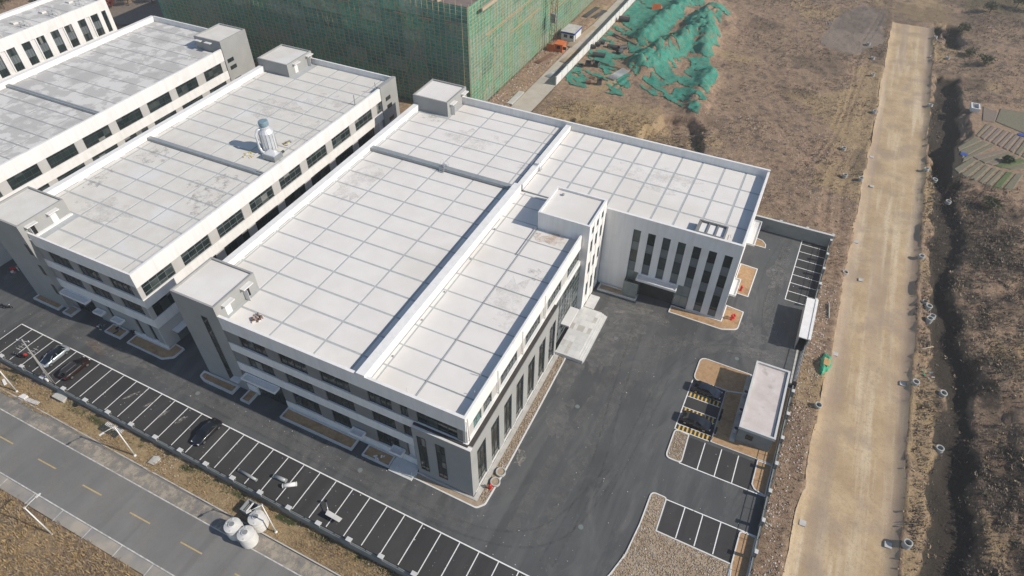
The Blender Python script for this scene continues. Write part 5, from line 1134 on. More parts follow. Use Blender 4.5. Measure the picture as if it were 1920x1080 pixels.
for sx in (-1, 1):
    for sy in (-1, 1): box('leg', -87.3+.8*sx-.06, -87.3+.8*sx+.06, 77.1+.8*sy-.06, 77.1+.8*sy+.06, RZ, RZ+.56, M['steel'], ct)
fd = empty('fan_box', (-85.0, 75.0, RZ), 'grey sheet metal fan box on feet beside the cooling tower', 'fan box')
box('casing', -86.5, -83.6, 74.0, 76.2, RZ+.15, RZ+1.1, M['steel'], fd); box('cover', -86.3, -83.8, 74.2, 76.0, RZ+1.1, RZ+1.16, M['shiny'], fd); boxes('foot', [(-86.3, -86.1, 74.1, 76.1, RZ, RZ+.15), (-84.0, -83.8, 74.1, 76.1, RZ, RZ+.15)], M['frame_dark'], fd); tube('outlet', [(-84.2, 76.2, RZ+.6), (-84.2, 77.2, RZ+.6)], .25, M['frame_dark'], fd, 8)
M['yellow_scrap'] = mat('yellow_wrap', (.55, .45, .10), (.66, .56, .2), .7, 3)
def scrap(name, label, cat, cx, cy, z, r, n, mats, hgt=.25, seed=1, kind=None):
    rr = random.Random(seed); e = empty(name, (cx, cy, z), label, cat)
    V, F = [], []
    for k in range(n):
        a, b_ = rr.uniform(0, 6.28), r*math.sqrt(rr.random()); x, y = cx+b_*math.cos(a), cy+b_*math.sin(a); t = rr.uniform(0, 3.14); l, w_, h = rr.uniform(.25, .8), rr.uniform(.05, .25), rr.uniform(.03, hgt)
        c, s = math.cos(t), math.sin(t); z0 = z+rr.uniform(0, .05)
        v = [(x+p[0]*c-p[1]*s, y+p[0]*s+p[1]*c, z0+p[2]) for p in bv(-l/2, l/2, -w_/2, w_/2, 0, h)]
        mk('piece', v, BF, M[mats[k % len(mats)]], e)
    return e
scrap('scrap_heap', 'yellow packing scraps on the roof left of the cooling tower', 'scraps', -90.0, 74.4, RZ+.03, 1.5, 14, ['yellow_scrap', 'yellow_scrap', 'offwhite'], .1, 3); scrap('scrap_heap', 'yellow and grey scraps on the roof right of the cooling tower', 'scraps', -86.0, 80.3, RZ+.03, .8, 9, ['yellow_scrap', 'rust', 'steel'], .3, 4)
scrap('brick_pile', 'small heap of reddish rubble on the main roof near the stair tower', 'rubble', -59.3, 41.7, RZ+.03, .8, 26, ['rust', 'waste', 'offwhite', 'waste'], .35, 5)
scrap('scrap_heap', 'white scraps in the planter by the front steps', 'scraps', -38.6, 37.6, .34, .7, 8, ['white', 'offwhite'], .15, 6); scrap('scrap_heap', 'bent metal rack pieces in the square planter', 'scraps', -92.3, 38.5, .32, .8, 8, ['frame_dark', 'steel'], .3, 8)
scrap('scrap_heap', 'dark tools and bags on the ground by the next building wall', 'scraps', -95.9, 38.3, .01, .9, 8, ['frame_dark', 'steel', 'offwhite'], .4, 9); scrap('scrap_heap', 'red and white goods stacked between the left buildings', 'scraps', -122.0, 41.6, .01, 1.3, 12, ['red', 'offwhite', 'waste'], .7, 10)
def stile(label, x, y, ax):
    e = empty('roof_steps', (x, y, RZ), label, 'steps'); B = []
    for k in range(4):
        h = .22*(k+1); o = .95-.22*k
        for s in (-1, 1):
            if ax == 'y': B.append((x-.4, x+.4, y+s*o-.11, y+s*o+.11, RZ+h-.03, RZ+h+.02))
            else: B.append((x+s*o-.11, x+s*o+.11, y-.4, y+.4, RZ+h-.03, RZ+h+.02))
    boxes('tread', B, M['metal'], e); boxes('deck', [(x-.4, x+.4, y-.28, y+.28, RZ+1.1, RZ+1.14)], M['metal'], e)
    L3 = []
    for s in (-1, 1):
        if ax == 'y': L3.append(([(x+s*.42, y-1.1, RZ+.05), (x+s*.42, y-.35, RZ+2.0), (x+s*.42, y+.35, RZ+2.0), (x+s*.42, y+1.1, RZ+.05)], .03))
        else: L3.append(([(x-1.1, y+s*.42, RZ+.05), (x-.5, y+s*.42, RZ+2.2), (x+.5, y+s*.42, RZ+2.2), (x+1.1, y+s*.42, RZ+.05)], .03))
    tubes('handrail', L3, M['metal'], e, 5)
stile('metal crossover steps over the roof kerb of the main hall', -54.5, 85.7, 'y'); stile('metal crossover steps at the parapet of the right wing', -39.6, 93.2, 'x')

# ------------------------------------------------------------------ street side things
def street_lamp(label, x, y, tx, ty, h=7.2):
    e = empty('street_lamp', (x, y, ZR), label, 'street lamp', 'lamps along the street'); z = ZR
    lathe('base', [(0, 0), (.22, 0), (.22, .05), (.1, .3), (0, .3)], (x, y, z), M['lamp_white'], e, 8); tube('pole', [(x, y, z), (x, y, z+h)], [.11, .06], M['lamp_white'], e, 8)
    tube('arm', [(x, y, z+h-.05), (x+tx*.5, y+ty*.5, z+h+.12), (x+tx, y+ty, z+h+.18)], .045, M['poly'], e, 6); d = Vector((tx, ty)).normalized()
    hx, hy = x+tx, y+ty; n = Vector((-d.y, d.x))*.13; p = [(hx-n.x, hy-n.y), (hx+n.x, hy+n.y), (hx+n.x*.6+d.x*.65, hy+n.y*.6+d.y*.65), (hx-n.x*.6+d.x*.65, hy-n.y*.6+d.y*.65)]
    hd = prism('lamp_head', p, z+h+.13, z+h+.23, M['poly'], e); prism('lens', [(q[0]*.98+hx*.02, q[1]*.98+hy*.02) for q in p], z+h+.10, z+h+.13, M['lampglass'], e)
    lathe('finial', [(.08, 0), (.14, .05), (.14, .18), (.06, .2)], (x, y, z+h-.1), M['poly'], e, 8)
street_lamp('white street lamp beside the metal grating on the verge', -70.8, 22.9, -.35, -1.3); street_lamp('white street lamp right behind the water tanks', -44.9, 22.7, -.6, -1.15); street_lamp('white street lamp in the dry grass across the street', -70.9, 9.7, .1, 1.5); street_lamp('white street lamp at the left edge of the verge', -96.6, 23.1, -.35, -1.3)
up = empty('utility_pole', (-91.6, 26.15, ZR), 'tall concrete utility pole with strut beside the front wall', 'utility pole')
tube('pole', [(-91.6, 26.1, ZR), (-91.9, 26.6, ZR+11.0)], [.14, .085], M['old_concrete'], up, 10); tube('strut', [(-91.2, 26.3, ZR), (-91.85, 26.55, ZR+8.0)], .06, M['old_concrete'], up, 8); tube('crossarm', [(-92.9, 26.3, ZR+10.6), (-90.9, 26.9, ZR+10.6)], .06, M['steel'], up, 6)
for k in range(3): lathe('insulator', [(0, 0), (.07, 0), (.07, .2), (0, .22)], (-92.8+.9*k, 26.33+.27*k, ZR+10.65), M['offwhite'], up, 6)
box('meter_box', -91.85, -91.45, 25.75, 26.0, ZR+2.2, ZR+2.8, M['offwhite'], up); box('base', -92.1, -91.1, 25.7, 26.7, ZR-.1, ZR+.15, M['concrete'], up)
o = boxes('concrete_pad', [(-90.2, -88.1, 24.75, 26.2, ZR-.1, ZR+.55), (-90.3, -88.0, 24.65, 26.3, ZR+.55, ZR+.65)], M['concrete']); tag(o, 'square concrete chamber lid beside the utility pole', 'chamber')
def grate(label, cx, cy, wd, dp, rot, n, m='offwhite', fr='steel'):
    z = ZR+.12; e = empty('metal_grating', (cx, cy, z), label, 'grating'); c, s = math.cos(rot), math.sin(rot)
    def T(b_): return [(cx+p[0]*c-p[1]*s, cy+p[0]*s+p[1]*c, z+p[2]) for p in bv(*b_)]
    for k in range(n): u = -wd/2+wd*k/(n-1); mk('bar', T((u-.06, u+.06, -dp/2, dp/2, .03, .09)), BF, M[m], e)
    for v in (-dp/2, 0, dp/2): mk('rail', T((-wd/2, wd/2, v-.03, v+.03, 0, .03)), BF, M[fr], e)
grate('light grey metal grating lying on the verge', -77.3, 25.05, 3.3, .8, 0, 13); grate('dark metal grating lying beside the light one on the verge', -77.5, 24.25, 3.5, 1.0, 0, 14, 'frame_dark', 'frame_dark'); grate('pale grating by the kerb below the leftmost lamp', -92.6, 22.85, 2.4, .6, .1, 9)
def slab(label, P, z0, z1, m, name='concrete_slab', cat='slab'): tag(prism(name, P, z0, z1, M[m]), label, cat)
slab('tilted white board standing on the left verge', [(-100.6, 23.5), (-99.4, 23.0), (-99.3, 23.4), (-100.5, 23.85)], ZR+.1, ZR+.28, 'white', 'board', 'board'); slab('pale sack of goods at the kerb end of the grating', [(-95.2, 22.4), (-94.0, 22.5), (-94.0, 23.2), (-94.9, 23.2)], ZR, ZR+.4, 'offwhite', 'sack', 'sack'); slab('irregular white concrete slab on the middle verge', [(-68.2, 22.8), (-68.2, 24.0), (-67.5, 24.3), (-67.0, 24.1), (-67.1, 22.9)], ZR, ZR+.18, 'concrete')
lathe_t = empty('old_tyre', (-86, 25.7, ZR), 'old tyre half buried in weeds by the front wall', 'tyre'); lathe('tread', [(.28, .02), (.5, .0), (.55, .1), (.5, .24), (.28, .22), (.28, .02)], (-86, 25.5, ZR+.05), M['tyre'], lathe_t, 16)
def tank(label, x, y):
    e = empty('water_tank', (x, y, ZR), label, 'water tank', 'white plastic tanks at the kerb')
    pr = [(0, 0), (1.02, 0), (1.06, .08)]
    for k in range(5): z = .15+.36*k; pr += [(1.06, z), (1.09, z+.06), (1.09, z+.12), (1.06, z+.18)]
    pr += [(1.08, 2.2), (1.08, 2.28), (1.0, 2.30), (.42, 2.50), (.40, 2.54)]
    lathe('body', pr, (x, y, ZR), M['poly'], e, 26); lathe('lid', [(.40, 2.52), (.44, 2.53), (.44, 2.60), (.36, 2.61), (0, 2.61)], (x, y, ZR), M['offwhite'], e, 18)
    lathe('hatch', [(0, 2.62), (.34, 2.615), (.34, 2.64), (0, 2.65)], (x, y, ZR), M['fence'], e, 14)
    for t in (2.2, 3.4, 5.2): lathe('port', [(0, 0), (.12, 0), (.12, .09), (0, .1)], (x+.8*math.cos(t), y+.8*math.sin(t), ZR+2.33), M['poly'], e, 8)
    tubes('strap', [([(x+1.1*math.cos(t), y+1.1*math.sin(t), ZR+.05), (x+1.1*math.cos(t), y+1.1*math.sin(t), ZR+2.0)], .03) for t in (1.0, 4.0)], M['offwhite'], e, 5)
tank('white plastic water tank leftmost of the three at the kerb', -49.35, 20.35); tank('white plastic water tank nearest the street of the three', -47.05, 20.25); tank('white plastic water tank right of the steel bin', -47.3, 22.5)
du = empty('steel_bin', (-49.6, 23.55, ZR), 'open grey steel bin behind the water tanks', 'bin'); P = [(-50.6, 22.75), (-48.75, 22.75), (-48.75, 24.35), (-50.6, 24.35)]
ring('side', P, inset(P, .07), ZR, ZR+1.35, M['steel'], du); box('floor', -50.5, -48.85, 22.85, 24.25, ZR+.05, ZR+.3, M['frame_dark'], du); box('divider', -49.75, -49.6, 22.85, 24.25, ZR+1.15, ZR+1.3, M['offwhite'], du); ring('rim', [(p[0]*1.0+(.05 if p[0] > -49.6 else -.05), p[1]+(.05 if p[1] > 23.5 else -.05)) for p in P], P, ZR+1.2, ZR+1.35, M['steel'], du)
def duct_piece(label, a, b_, r, m):
    e = empty('duct_pipe', ((a[0]+b_[0])/2, (a[1]+b_[1])/2, 0), label, 'pipe'); tube('shell', [(*a, r+.01), (*b_, r+.01)], r, M[m], e, 14); d = (Vector(b_)-Vector(a)).normalized()
    for p in (a, b_): tube('collar', [(p[0]-d.x*.03, p[1]-d.y*.03, r+.01), (p[0]+d.x*.03, p[1]+d.y*.03, r+.01)], r*1.08, M[m], e, 14)
duct_piece('grey duct pipe lying across a front bay line', (-50.1, 28.75), (-48.1, 28.85), .28, 'steel'); duct_piece('bright white duct pipe lying askew in the front bays', (-48.0, 28.05), (-46.5, 29.1), .30, 'white'); duct_piece('long dark grey pipe lying along the front wall', (-55.2, 27.35), (-51.9, 27.2), .2, 'steel')
ts = empty('fallen_sign', (-39, 27.4, 0), 'grey sign panel fallen over against the front wall', 'sign'); mk('panel', [(-40.1, 27.75, .75), (-37.7, 27.65, .55), (-37.6, 26.9, .95), (-39.8, 26.95, 1.1), (-40.1, 27.75, .67), (-37.7, 27.65, .47), (-37.6, 26.9, .87), (-39.8, 26.95, 1.02)], [(0, 1, 2, 3), (7, 6, 5, 4), (0, 4, 5, 1), (1, 5, 6, 2), (2, 6, 7, 3), (3, 7, 4, 0)], M['fence_cap'], ts); tube('post', [(-40.0, 27.7, .7), (-41.0, 28.6, .9)], .05, M['metal'], ts, 6); boxes('foot', [(-41.15, -40.85, 28.45, 28.75, .75, 1.0)], M['black'], ts); tube('prop', [(-38.0, 27.5, .5), (-38.2, 27.6, 0)], .04, M['metal'], ts, 6)
def hydrant(label, x, y, s=1.0):
    e = empty('fire_hydrant', (x, y, .1), label, 'hydrant', 'red hydrants in the beds'); lathe('barrel', [(0, 0), (.2*s, 0), (.2*s, .06), (.12*s, .1), (.12*s, .65*s), (.17*s, .68*s), (.15*s, .82*s), (.05*s, .9*s), (0, .92*s)], (x, y, .1), M['red'], e, 12)
    for t in (0, 2.09, 4.19): tube('nozzle', [(x, y, .1+.55*s), (x+.26*s*math.cos(t), y+.26*s*math.sin(t), .1+.55*s)], .07*s, M['red'], e, 8)
hydrant('red hydrant in the gravel bed at the right wing corner', .75, 87.0, 1.35); hydrant('second red hydrant close by in the same corner bed', 1.05, 87.5, 1.2); hydrant('red hydrant in the square bed beside the right wing', .75, 95.1, 1.35); hydrant('red hydrant near the two round rings at the office corner', -22.2, 40.2, 1.2)
def well_ring(label, x, y, z, ro=.54, ri=.39, h=.5, fill=None, tilt=0, group='concrete well rings', m='ringmat'):
    e = empty('concrete_ring', (x, y, z), label, 'concrete ring', group); o = lathe('shell', [(ri, 0), (ro, 0), (ro, h), (ro-.03, h+.02), (ri+.03, h+.02), (ri, h), (ri, 0)], (x, y, z), M[m], e, 22)
    if fill: lathe('fill', [(0, h*fill), (ri, h*fill), (ri, h*fill-.05), (0, h*fill-.05)], (x, y, z), M['gravel'], e, 22)
    if tilt: e.rotation_euler = (tilt*.6, tilt, 0)
    return e
well_ring('pale concrete ring set in the gravel bed nearer the red hydrant', -22.0, 41.3, .05, .72, .54, .4, .8); well_ring('pale concrete ring set in the gravel bed farther from the hydrant', -22.0, 43.0, .05, .72, .54, .4, .8)
LR = [(16.6, 74.3), (17.4, 108.7), (17.4, 142.3), (14.1, 142.6), (12.7, 154.3), (17.9, 175.8), (16.0, 198.1), (15.4, 210.1), (13.5, 219.4)]
for i, (x, y) in enumerate(LR): well_ring(('nearest' if i == 0 else ORD[i]+' from the camera')+' of the concrete rings left of the earth road', x, y, float(ground_z(x, y))-.05, h=.6+.15*random.random(), tilt=random.uniform(-.12, .12))
RR = [(29.6, 56.2), (33.6, 74.3), (29.8, 85.4), (33.9, 85.4), (31.7, 101.9), (32.3, 103.2), (31.5, 105.2), (30.9, 106.0), (30.0, 119.2), (34.9, 142.0), (32.2, 149.8), (30.4, 152.7), (30.8, 186.0), (30.7, 218.7), (34.9, 219.3), (31.5, 233.7)]
for i, (x, y) in enumerate(RR): well_ring(('nearest' if i == 0 else ORD[i]+' from the camera')+' of the concrete rings right of the earth road', x, y, max(float(ground_z(x, y)), -.3)-.03, .56 if i != 7 else .44, h=.6+.4*(i in (0, 4, 6)), tilt=random.uniform(-.15, .15))
SLB = [(17.3, 53.9), (27.7, 55.6), (28.3, 85.0), (18.0, 86.9), (20.3, 108.0), (18.5, 119.4), (19.9, 141.2), (19.0, 153.9)]
for i, (x, y) in enumerate(SLB): tag(prism('manhole_cover', rounded([(x-.42, y-.45), (x+.42, y-.4), (x+.4, y+.45), (x-.45, y+.4)], .1, 2), -.3, -.05, M['concrete']), ('nearest' if i == 0 else ORD[i]+' from the camera')+' square cover slab set in the earth road', 'cover')
tp = empty('tarp_bundle', (16.6, 83.6, 0), 'green tarpaulin bundle with an orange board beside the earth road', 'tarpaulin')
V, F = [], []; n = 18
for j in range(7):
    t = j/6; r = math.cos(t*math.pi/2)
    for k in range(n): a = 2*math.pi*k/n; rr = r*(1+.16*math.sin(3*a+1)+.10*math.sin(7*a)*(1-t)+random.uniform(-.05, .05)); V.append((16.65+.85*rr*math.cos(a)+.15*math.sin(a), 83.6+2.4*rr*math.sin(a), .02+1.0*math.sin(t*math.pi/2)*(1+.15*math.sin(2*a))))
for j in range(6):
    for k in range(n): q = (k+1) % n; F.append((j*n+k, j*n+q, (j+1)*n+q, (j+1)*n+k))
F.append(tuple(range(6*n, 7*n))); mk('cover', V, F, M['plasticgreen'], tp); mk('board', [(16.2, 82.6, 1.02), (17.2, 82.5, .9), (17.25, 84.0, .98), (16.25, 84.1, 1.12), (16.2, 82.6, 1.1), (17.2, 82.5, .98), (17.25, 84.0, 1.06), (16.25, 84.1, 1.2)], [(3, 2, 1, 0), (4, 5, 6, 7), (0, 1, 5, 4), (1, 2, 6, 5), (2, 3, 7, 6), (3, 0, 4, 7)], M['board'], tp)
zz = float(ground_z(31, 94)); o = tube('timber_pole', [(29.8, 93.1, zz+.25), (32.3, 95.0, zz+.4)], .09, M['timber'], None, 6); tag(o, 'pale timber pole lying right of the earth road', 'pole')
scrap('scrap_heap', 'scraps of green and white rubbish right of the earth road', 'scraps', 31.7, 88.5, float(ground_z(31.7, 88.5)), .9, 7, ['plasticgreen', 'white', 'steel'], .35, 12); scrap('scrap_heap', 'pieces of rubbish at the far left of the road head', 'scraps', 1.0, 231.0, float(ground_z(1, 231)), .9, 6, ['white', 'steel'], .4, 13)
o = tube('concrete_post', [(15.6, 98.5, .3), (16.0, 94.6, .3)], .12, M['ringmat'], None, 6); tag(o, 'concrete post lying between the side wall and the earth road', 'post')
wb = empty('white_box', (40.5, 187.3, .95), 'white open-topped water box beside the vegetable plots', 'water box'); P = [(39.6, 185.8), (41.6, 185.8), (41.6, 189.0), (39.6, 189.0)]; ring('side', P, inset(P, .25), .9, 1.9, M['offwhite'], wb); box('inside', 39.8, 41.4, 186, 188.8, .9, 1.3, M['steel'], wb)
for i, (x, y) in enumerate(((50.4, 178.1), (37.8, 162.3))): tag(prism('blue_sheet', [(x-.8, y-.6), (x+.6, y-.8), (x+.8, y+.6), (x-.5, y+.7)], 1.0, 1.14, M['blue']), ['blue sheet at the far end of the upper vegetable beds', 'blue sheet at the ditch side of the lower vegetable beds'][i], 'sheet')

# ------------------------------------------------------------------ vegetable beds
M['plot_brown'] = mat('tilled_soil', (.15, .122, .098), (.21, .172, .14), .95, 1.8, bump=.7, bscale=7); M['plot_olive'] = mat('sprouting_soil', (.125, .118, .080), (.19, .172, .122), .95, 2.5, bump=.8, bscale=6); M['plot_green'] = mat('leafy_crop', (.06, .095, .035), (.12, .15, .065), .9, 3, bump=.9, bscale=6)
def veg(label, P, m):
    P = ccw(P); I = inset(P, .22); n = len(P); V = [(*p, .93) for p in P]+[(*p, 1.13) for p in I]; F = [tuple(range(n, 2*n))]+[(i, (i+1) % n, n+(i+1) % n, n+i) for i in range(n)]
    tag(mk('vegetable_bed', V, F, M[m]), label, 'garden bed', 'raised beds beyond the earth road')
A0 = [(40.4, 172.8), (41.3, 172.5), (42.5, 171.6), (43.6, 171.1), (44.8, 170.3), (45.9, 169.5), (47.2, 168.8), (48.3, 168.0), (49.6, 167.3), (50.9, 166.6), (52.2, 165.9), (53.5, 165.2)]
A1 = [(43.0, 180.5), (44.1, 179.9), (45.4, 179.3), (46.7, 178.8), (48.0, 178.6), (49.1, 178.0), (50.1, 177.1), (51.1, 176.4), (52.5, 175.6), (53.8, 174.8), (55.1, 174.0), (56.4, 173.2)]
for k in range(11): veg(('leftmost' if k == 0 else ORD[k]+' from the left')+' vegetable bed in the upper row', [A0[k], (A0[k+1][0]-.25, A0[k+1][1]), (A1[k+1][0]-.25, A1[k+1][1]), A1[k]], 'plot_olive' if k in (0, 7) else 'plot_brown')
D0 = [(36.3, 164.8), (36.9, 163.5), (37.5, 160.6), (37.5, 158.6), (39.4, 162.1), (40.8, 161.2), (42.1, 160.3), (43.6, 160.2), (45.5, 160.0), (47.4, 160.0)]; D1 = [(40.1, 172.1), (42.0, 171.0), (43.6, 170.3), (44.8, 169.4), (45.9, 168.6), (47.0, 168.0), (48.2, 167.2), (49.4, 166.4), (51.2, 165.4), (53.4, 164.2)]
for k in (0, 1, 2, 4, 5, 6, 7, 8): veg(('leftmost' if k == 0 else ORD[k]+' from the left')+' vegetable bed in the middle row', [D0[k], (D0[k+1][0]-.1, D0[k+1][1]-.2), (D1[k+1][0]-.35, D1[k+1][1]-.1), D1[k]], ['plot_olive', 'plot_olive', 'plot_olive', 'plot_brown', 'plot_brown', 'plot_olive', 'plot_brown', 'plot_green', 'plot_olive'][k])
E0 = [(35.5, 154.6), (37.0, 152.9), (38.5, 151.7), (40.3, 151.4), (41.6, 150.8), (43.0, 150.4), (45.0, 150.6), (47.5, 151.2)]; E1 = [(39.4, 162.0), (40.8, 161.0), (42.1, 160.1), (43.4, 159.4), (44.9, 159.2), (46.2, 159.0), (48, 159), (50, 159.4)]
for k in range(7): veg(('leftmost' if k == 0 else ORD[k]+' from the left')+' vegetable bed in the lower row', [E0[k], (E0[k+1][0]-.35, E0[k+1][1]), (E1[k+1][0]-.35, E1[k+1][1]-.3), (E1[k][0], E1[k][1]-.3)], 'plot_olive' if k != 5 else 'plot_green')
veg('large olive crop field behind the vegetable beds', [(45.0, 182.5), (52.0, 178.5), (60, 175), (60, 192), (46.5, 190.5)], 'plot_olive'); veg('dark tilled patch beside the white water box', [(42.1, 181.6), (45.0, 181.8), (46.0, 188.0), (42.6, 190.0)], 'plot_brown'); veg('green crop patch at the right edge below the beds', [(53.0, 146), (58, 144), (60, 152), (54.5, 154)], 'plot_green')

# ------------------------------------------------------------------ scrub, weeds, stones (uncountable)
def tuft_cloud(name, label, cat, pts, hmin, hmax, mats, blades=5, seed=5, spread=.9, wf=1.0):
    r = np.random.default_rng(seed); n = len(pts); V = np.zeros((n, blades, 4, 3)); hgt = r.uniform(hmin, hmax, n)*r.uniform(.5, 1.2, n)
    for b_ in range(blades):
        a = r.uniform(0, 6.283, n); ln = hgt*r.uniform(.35, 1.0, n)*spread; wd = wf*hgt*r.uniform(.06, .17, n); el = r.uniform(.25, 1.25, n)
        dx, dy = np.cos(a), np.sin(a); px, py = -dy, dx; ox, oy = r.uniform(-.4, .4, n)*hgt, r.uniform(-.4, .4, n)*hgt
        bx, by, bz = pts[:, 0]+ox, pts[:, 1]+oy, pts[:, 2]-.03
        tx, ty, tz = bx+dx*ln*np.cos(el), by+dy*ln*np.cos(el), bz+.05+ln*np.sin(el)*1.1
        mx_, my_, mz = (bx+tx)/2, (by+ty)/2, (bz+tz)/2+.15*ln
        V[:, b_, 0] = np.stack([bx, by, bz], -1); V[:, b_, 1] = np.stack([mx_+px*wd, my_+py*wd, mz], -1); V[:, b_, 2] = np.stack([tx, ty, tz], -1); V[:, b_, 3] = np.stack([mx_-px*wd, my_-py*wd, mz], -1)
    v = V.reshape(-1, 3); q = np.arange(len(v)).reshape(-1, 4)
    me = bpy.data.meshes.new(name); me.vertices.add(len(v)); me.vertices.foreach_set('co', v.astype(np.float32).ravel()); me.loops.add(q.size); me.loops.foreach_set('vertex_index', q.astype(np.int32).ravel()); me.polygons.add(len(q)); me.polygons.foreach_set('loop_start', np.arange(0, q.size, 4, dtype=np.int32))
    me.polygons.foreach_set('material_index', np.repeat(r.integers(0, len(mats), n), blades).astype(np.int32)); me.update(calc_edges=True)
    for m in mats: me.materials.append(M[m])
    tag(put(name, me, (0, 0, 0)), label, cat, kind='stuff')
M['scrub_dark'] = mat('dead_scrub_dark', (.085, .070, .058), (.13, .108, .088), .95, 3); M['scrub_mid'] = mat('dead_scrub', (.17, .135, .105), (.24, .19, .15), .95, 3); M['scrub_pale'] = mat('dry_grass_pale', (.32, .25, .17), (.40, .315, .22), .95, 3); M['straw_yel'] = mat('straw_grass', (.36, .25, .12), (.46, .335, .18), .95, 3); M['weed_green'] = mat('green_weed', (.05, .075, .025), (.10, .125, .05), .9, 3); M['scrub_olive'] = mat('scrub_olive', (.14, .125, .082), (.20, .175, .12), .95, 3)
def sample(n, x0, x1, y0, y1, keep, seed):
    r = np.random.default_rng(seed); x, y = r.uniform(x0, x1, n), r.uniform(y0, y1, n); k = keep(x, y) > r.random(n); x, y = x[k], y[k]; return np.stack([x, y, ground_z(x, y)], -1)
def outside_road(x, y): return ~((x > road_x(ROAD_L, y)-.1) & (x < road_x(ROAD_R, y)+.1))
def waste_keep(x, y):
    k = (.32+.9*fbm(x, y, 9, 201, 4)).clip(.04, 1)*outside_road(x, y)*((x > -56) | (y > 240)); k = k*(y > 116)
    k = np.where((x > -62) & (x < -23) & (y > 146) & (y < 238), .03, k); pm = poly_mask(x, y, [(9, 253), (16.5, 251), (17.7, 223), (10, 210.5), (.4, 214), (2.7, 239)]); k = np.where(pm, .01, k)
    for P, wd in TRACKS[:5]: k = np.where(line_dist(x, y, P) < wd, .02, k)
    k = np.where((x > 35) & (y > 148) & (y < 193), 0, k); return k
tuft_cloud('dead_scrub', 'brown dead scrub over the open land behind the factory', 'scrub', sample(110000, -56, 62, 116, 288, waste_keep, 301), .22, .62, ['scrub_dark', 'scrub_mid', 'scrub_mid', 'scrub_pale'], 5, 21)
tuft_cloud('olive_scrub', 'olive and brown scrub on the rough land right of the road', 'scrub', sample(40000, 29.5, 58, 36, 152, lambda x, y: (.45+.8*fbm(x, y, 6, 221)).clip(.05, 1)*(x > road_x(ROAD_R, y)+.9)*(1-.9*pit_field(x, y)), 303), .25, .75, ['scrub_dark', 'scrub_dark', 'scrub_olive', 'scrub_mid', 'scrub_mid', 'scrub_pale'], 5, 22)
tuft_cloud('verge_grass', 'dry straw grass on the verge between street and front wall', 'grass', sample(14000, -112, -16, 21.9, 25.3, lambda x, y: (.5+1.1*fbm(x, y, 4, 231)).clip(.05, 1), 305), .2, .5, ['straw_yel', 'scrub_pale', 'scrub_mid', 'straw_yel'], 5, 23, 1.0, .5)
tuft_cloud('verge_weeds', 'green weeds growing along the foot of the front wall', 'weeds', sample(2600, -112, -16, 24.1, 25.5, lambda x, y: (.35+1.3*fbm(x, y, 5, 241)).clip(0, 1), 307), .15, .4, ['weed_green', 'weed_green', 'scrub_olive'], 5, 24)
tuft_cloud('roadside_grass', 'dry brown grass across the street in the bottom left corner', 'grass', sample(48000, -112, -40, -2, 10.8, lambda x, y: (.6+1.0*fbm(x, y, 4, 251)).clip(.08, 1), 309), .35, .85, ['straw_yel', 'straw_yel', 'scrub_pale', 'scrub_mid'], 6, 25, 1.1, .35)
tuft_cloud('wall_side_grass', 'dry weeds between the side wall and the earth road', 'weeds', sample(5200, 12.4, 18.2, 30, 118, lambda x, y: (.35+.9*fbm(x, y, 4, 261)).clip(.04, 1)*(x > 12.5+.0194*(y-43)+.2)*outside_road(x, y), 311), .15, .4, ['scrub_mid', 'scrub_pale', 'scrub_olive'], 5, 26)
tuft_cloud('bank_grass', 'tall dry yellow grass on the bank behind the main roof', 'grass', sample(9000, -58, -18, 116, 150, lambda x, y: (.55+1.0*fbm(x, y, 5, 271)).clip(.08, 1)*(sm(151, 146, y)), 313), .25, .6, ['scrub_pale', 'scrub_mid', 'scrub_pale', 'straw_yel'], 6, 27)
def stones(name, label, pts, smin, smax, mats, seed, cat='rubble'):
    r = np.random.default_rng(seed); n = len(pts); base = np.array([(1, 0, 0), (0, 1, 0), (-1, 0, 0), (0, -1, 0), (0, 0, 1), (0, 0, -1)], float); fc = np.array([(0, 1, 4), (1, 2, 4), (2, 3, 4), (3, 0, 4), (1, 0, 5), (2, 1, 5), (3, 2, 5), (0, 3, 5)])
    s = r.uniform(smin, smax, (n, 1, 1))*r.uniform(.5, 1.2, (n, 6, 1)); a = r.uniform(0, 6.28, n); c, sn = np.cos(a), np.sin(a); b_ = np.broadcast_to(base, (n, 6, 3))*s*np.array([1, 1, .6])
    v = np.stack([b_[..., 0]*c[:, None]-b_[..., 1]*sn[:, None], b_[..., 0]*sn[:, None]+b_[..., 1]*c[:, None], b_[..., 2]], -1)+pts[:, None, :]; v = v.reshape(-1, 3); q = (fc[None]+6*np.arange(n)[:, None, None]).reshape(-1, 3)
    me = bpy.data.meshes.new(name); me.vertices.add(len(v)); me.vertices.foreach_set('co', v.astype(np.float32).ravel()); me.loops.add(q.size); me.loops.foreach_set('vertex_index', q.astype(np.int32).ravel()); me.polygons.add(len(q)); me.polygons.foreach_set('loop_start', np.arange(0, q.size, 3, dtype=np.int32)); me.polygons.foreach_set('material_index', np.repeat(r.integers(0, len(mats), n), 8).astype(np.int32)); me.update(calc_edges=True)
    for m in mats: me.materials.append(M[m])
    tag(put(name, me, (0, 0, 0)), label, cat, kind='stuff')
M['stone_pale'] = mat('pale_rubble', (.42, .39, .35), (.55, .51, .47), .9, 3); M['stone_brown'] = mat('brown_stone', (.22, .165, .12), (.30, .235, .175), .95, 3); M['stone_pink'] = mat('brick_rubble', (.34, .20, .15), (.45, .32, .27), .9, 4)
